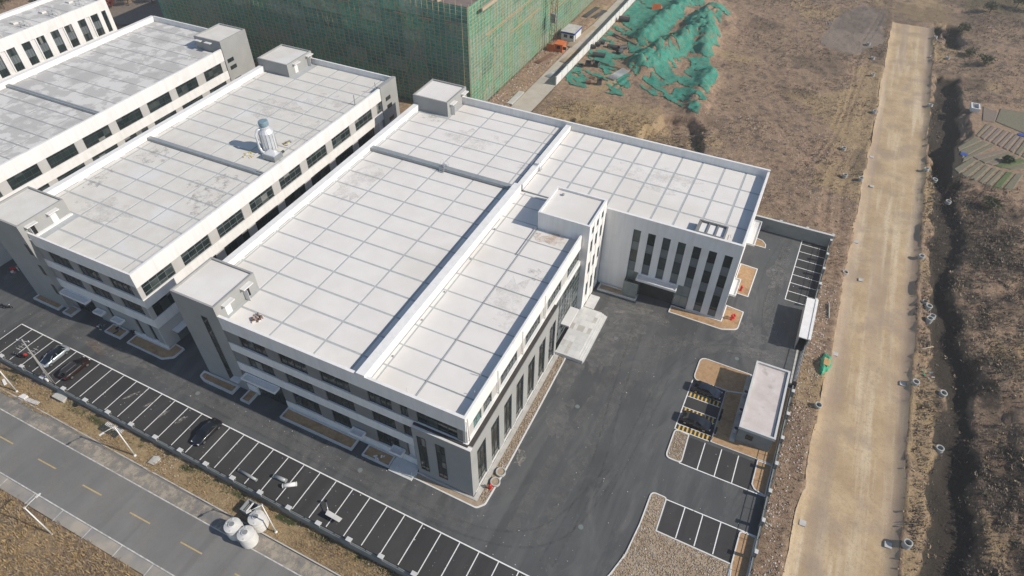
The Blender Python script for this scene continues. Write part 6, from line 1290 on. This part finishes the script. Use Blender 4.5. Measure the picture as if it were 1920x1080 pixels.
stones('rubble_strip', 'pale construction rubble tipped along the outside of the side wall', sample(4200, 12.6, 16.6, 34, 104, lambda x, y: (sm(2.6, .5, np.abs(x-13.6-.0194*(y-43)))*(.5+1.1*fbm(x, y, 4, 281))*(x > 12.4+.0194*(y-43))).clip(0, 1), 401), .07, .24, ['stone_pale', 'stone_pale', 'stone_pink', 'stone_brown'], 31)
stones('verge_rubble', 'pale stones and rubble on the street verge', sample(2400, -100, -20, 22.4, 25.2, lambda x, y: (-.05+1.4*fbm(x, y, 6, 291)).clip(0, 1), 403), .05, .2, ['stone_pale', 'stone_brown', 'stone_pink'], 32)
stones('field_stones', 'brown clods and stones over the bare ground behind the right wing', sample(7000, -25, 17, 114, 160, lambda x, y: (.4+1.0*fbm(x, y, 6, 295)).clip(0, 1), 405), .06, .22, ['stone_brown', 'stone_brown', 'stone_pale', 'stone_pink'], 33); stones('road_clods', 'loose clods of earth along both edges of the earth road', sample(5200, 14, 33, 36, 243, lambda x, y: np.maximum(np.exp(-((x-road_x(ROAD_L, y)+.1)/.7)**2), np.exp(-((x-road_x(ROAD_R, y)-.2)/.7)**2))*.9, 409), .05, .2, ['stone_brown', 'stone_brown', 'scrub_pale'], 36, 'clods'); stones('site_rubble', 'rubble heaped between the scaffold and the site road', sample(3600, -73, -66.4, 114, 200, lambda x, y: (.4+1.2*fbm(x, y, 5, 297)).clip(0, 1), 407), .08, .32, ['stone_brown', 'stone_pale', 'rust', 'stone_pink'], 34)
r_ = np.random.default_rng(421); lx, ly = np.concatenate([r_.uniform(-22, 12, 260), r_.uniform(-110, -10, 260)]), np.concatenate([r_.uniform(34, 114, 260), r_.uniform(26.8, 36.5, 260)]); kk = ~((lx > -23) & (lx < -.9) & (ly > 86)); stones('yard_litter', 'tiny pale crumbs and litter scattered over the asphalt yard', np.stack([lx[kk], ly[kk], np.full(kk.sum(), .03)], -1), .03, .10, ['stone_pale', 'white', 'stone_brown'], 35, 'litter')
def bed_pebbles(label, inside, x0, x1, y0, y1, n, seed, z=.12):
    r = np.random.default_rng(seed); x, y = r.uniform(x0, x1, n), r.uniform(y0, y1, n); k = poly_mask(x, y, inside); stones('gravel', label, np.stack([x[k], y[k], np.full(k.sum(), z)], -1), .05, .13, ['stone_brown', 'gravel', 'stone_brown', 'stone_pale'], seed, 'gravel')
bed_pebbles('loose gravel filling the large corner island', [(-7, 29.5), (-3.2, 36.5), (-2.0, 44.3), (-1.9, 49.3), (-.1, 49.2), (-.05, 44.1), (9.7, 44), (9.7, 30.2), (4, 29)], -8, 10, 28, 50, 14000, 411); bed_pebbles('loose gravel in the strip along the office front', [(-22.9, 66.4), (-21.95, 66.4), (-21.75, 54), (-21.75, 44), (-22, 38), (-22.9, 38)], -23, -21.5, 38, 66.5, 2400, 413); bed_pebbles('loose gravel in the small island south of the sedans', [(-1.8, 55.9), (-1.8, 60.6), (.05, 60.5), (.2, 55.8)], -2, .4, 55, 61, 700, 415)

# ------------------------------------------------------------------ trees and the far background
def tree(label, x, y, h, r, lm, seed, n=900, name='broadleaf_tree'):
    rr = np.random.default_rng(seed); z = float(ground_z(x, y)); e = empty(name, (x, y, z), label, 'tree', 'trees behind the far office block')
    L4 = [([(x, y, z), (x+.1, y, z+h*.3), (x, y+.1, z+h*.6)], [.2, .15, .08])]
    for k in range(6): a = 6.28*k/6+rr.random(); L4.append(([(x, y, z+h*(.28+.05*k)), (x+r*.7*math.cos(a), y+r*.7*math.sin(a), z+h*(.55+.06*k))], [.09, .03]))
    tubes('trunk', L4, M['bark'], e, 6)
    cl = rr.normal(0, 1, (14, 3)); cl = cl/np.linalg.norm(cl, axis=1)[:, None]*rr.uniform(.35, 1, (14, 1)); ci = rr.integers(0, 14, n); p = cl[ci]*np.array([r*.8, r*.8, h*.30])+rr.normal(0, 1, (n, 3))*np.array([r*.24, r*.24, h*.09])+np.array([x, y, z+h*.62])
    a, b_ = rr.normal(0, 1, (n, 3)), rr.normal(0, 1, (n, 3)); a = a/np.linalg.norm(a, axis=1)[:, None]*rr.uniform(.16, .38, (n, 1)); b_ = b_/np.linalg.norm(b_, axis=1)[:, None]*rr.uniform(.12, .3, (n, 1))
    v = np.stack([p-a, p-b_, p+a, p+b_], 1).reshape(-1, 3); mk('crown', v, [tuple(range(4*k, 4*k+4)) for k in range(n)], M[lm], e)
TL = [('dark green tree at the far left corner', -243, 124, 7, 3.2, 'leaf_olive'), ('second dark tree at the far left corner', -247, 129, 6.5, 3, 'leaf'), ('small red-leaved tree beyond the third factory', -212, 139.5, 4.2, 1.7, 'leaf_red'), ('dark green tree right of the red-leaved tree', -208.5, 143.5, 6, 2.6, 'leaf'), ('tall green tree behind the red-leaved tree', -213, 147, 7, 3.0, 'leaf'), ('green tree at the top beside the scaffold edge', -204, 149, 6, 2.7, 'leaf'), ('olive tree far behind the white office roof', -236, 140, 6, 2.6, 'leaf_olive'), ('low green tree behind the middle of the office roof', -228, 143, 5, 2.6, 'leaf_olive')]
for i, (lb, x, y, h, r, lm) in enumerate(TL): tree(lb, x, y, h, r, lm, 600+i)
TR = [('dark tree in the top right corner', 59, 268, 6, 3.2, 'leaf'), ('second dark tree beside the top right wall', 55, 270, 5, 2.6, 'leaf'), ('low bushy tree left of the top right wall', 47, 262, 3.5, 2.4, 'leaf_olive'), ('small tree at the head of the ditch', 39, 243, 2.6, 1.8, 'leaf_olive'), ('round shrub beside the dark ditch', 40.5, 224, 2.4, 2.0, 'leaf_olive'), ('second shrub beside the dark ditch', 44, 218, 2.6, 2.4, 'leaf_olive'), ('dark shrub below the lower vegetable beds', 42.5, 143, 2.2, 1.8, 'leaf_olive'), ('single round bush among the lower beds', 46.6, 163.0, 1.5, 1.0, 'leaf')]
for i, (lb, x, y, h, r, lm) in enumerate(TR): tree(lb, x, y, h, r, lm, 650+i, 500, 'shrub_tree')
fw_ = empty('far_wall', (53, 279, 0), 'pale wall with posts in the top right corner', 'wall')
for k in range(6): box('panel', 46+4*k, 49.8+4*k, 280.0, 280.2, 0, 2.6, M['offwhite'], fw_); box('post', 49.8+4*k, 50+4*k, 279.9, 280.3, 0, 2.8, M['white'], fw_)
fr_ = sheet('far_street', [(-330, 131), (-218, 168), (-214, 176), (-330, 139)], .35, M['asphalt_road']); tag(fr_, 'strip of street far behind the left office block', 'street', kind='structure')
lawn = sheet('plot', [(-222, 131), (-198, 131), (-180, 146), (-204, 153)], .3, M['plot_brown']); tag(lawn, 'brown tilled strip behind the third factory', 'field', kind='structure')
car('car_navy', 'dark car far behind the left office block', (-238.5, 133.4, .35), rad(20), True); 

# ------------------------------------------------------------------ thin haze in the air
hm = bpy.data.materials.new('haze_air'); hm.use_nodes = True; N = hm.node_tree.nodes; L = hm.node_tree.links
for n_ in list(N):
    if n_.type == 'BSDF_PRINCIPLED': N.remove(n_)
pv_ = N.new('ShaderNodeVolumePrincipled'); pv_.inputs['Color'].default_value = (.89, .88, .86, 1); pv_.inputs['Density'].default_value = HAZE; pv_.inputs['Anisotropy'].default_value = .3
L.new(pv_.outputs[0], N['Material Output'].inputs['Volume'])
tag(mk('haze', bv(-430, 310, -130, 530, -6, 92), BF, hm), 'thin pale haze in the air over the whole site', 'haze', kind='stuff')
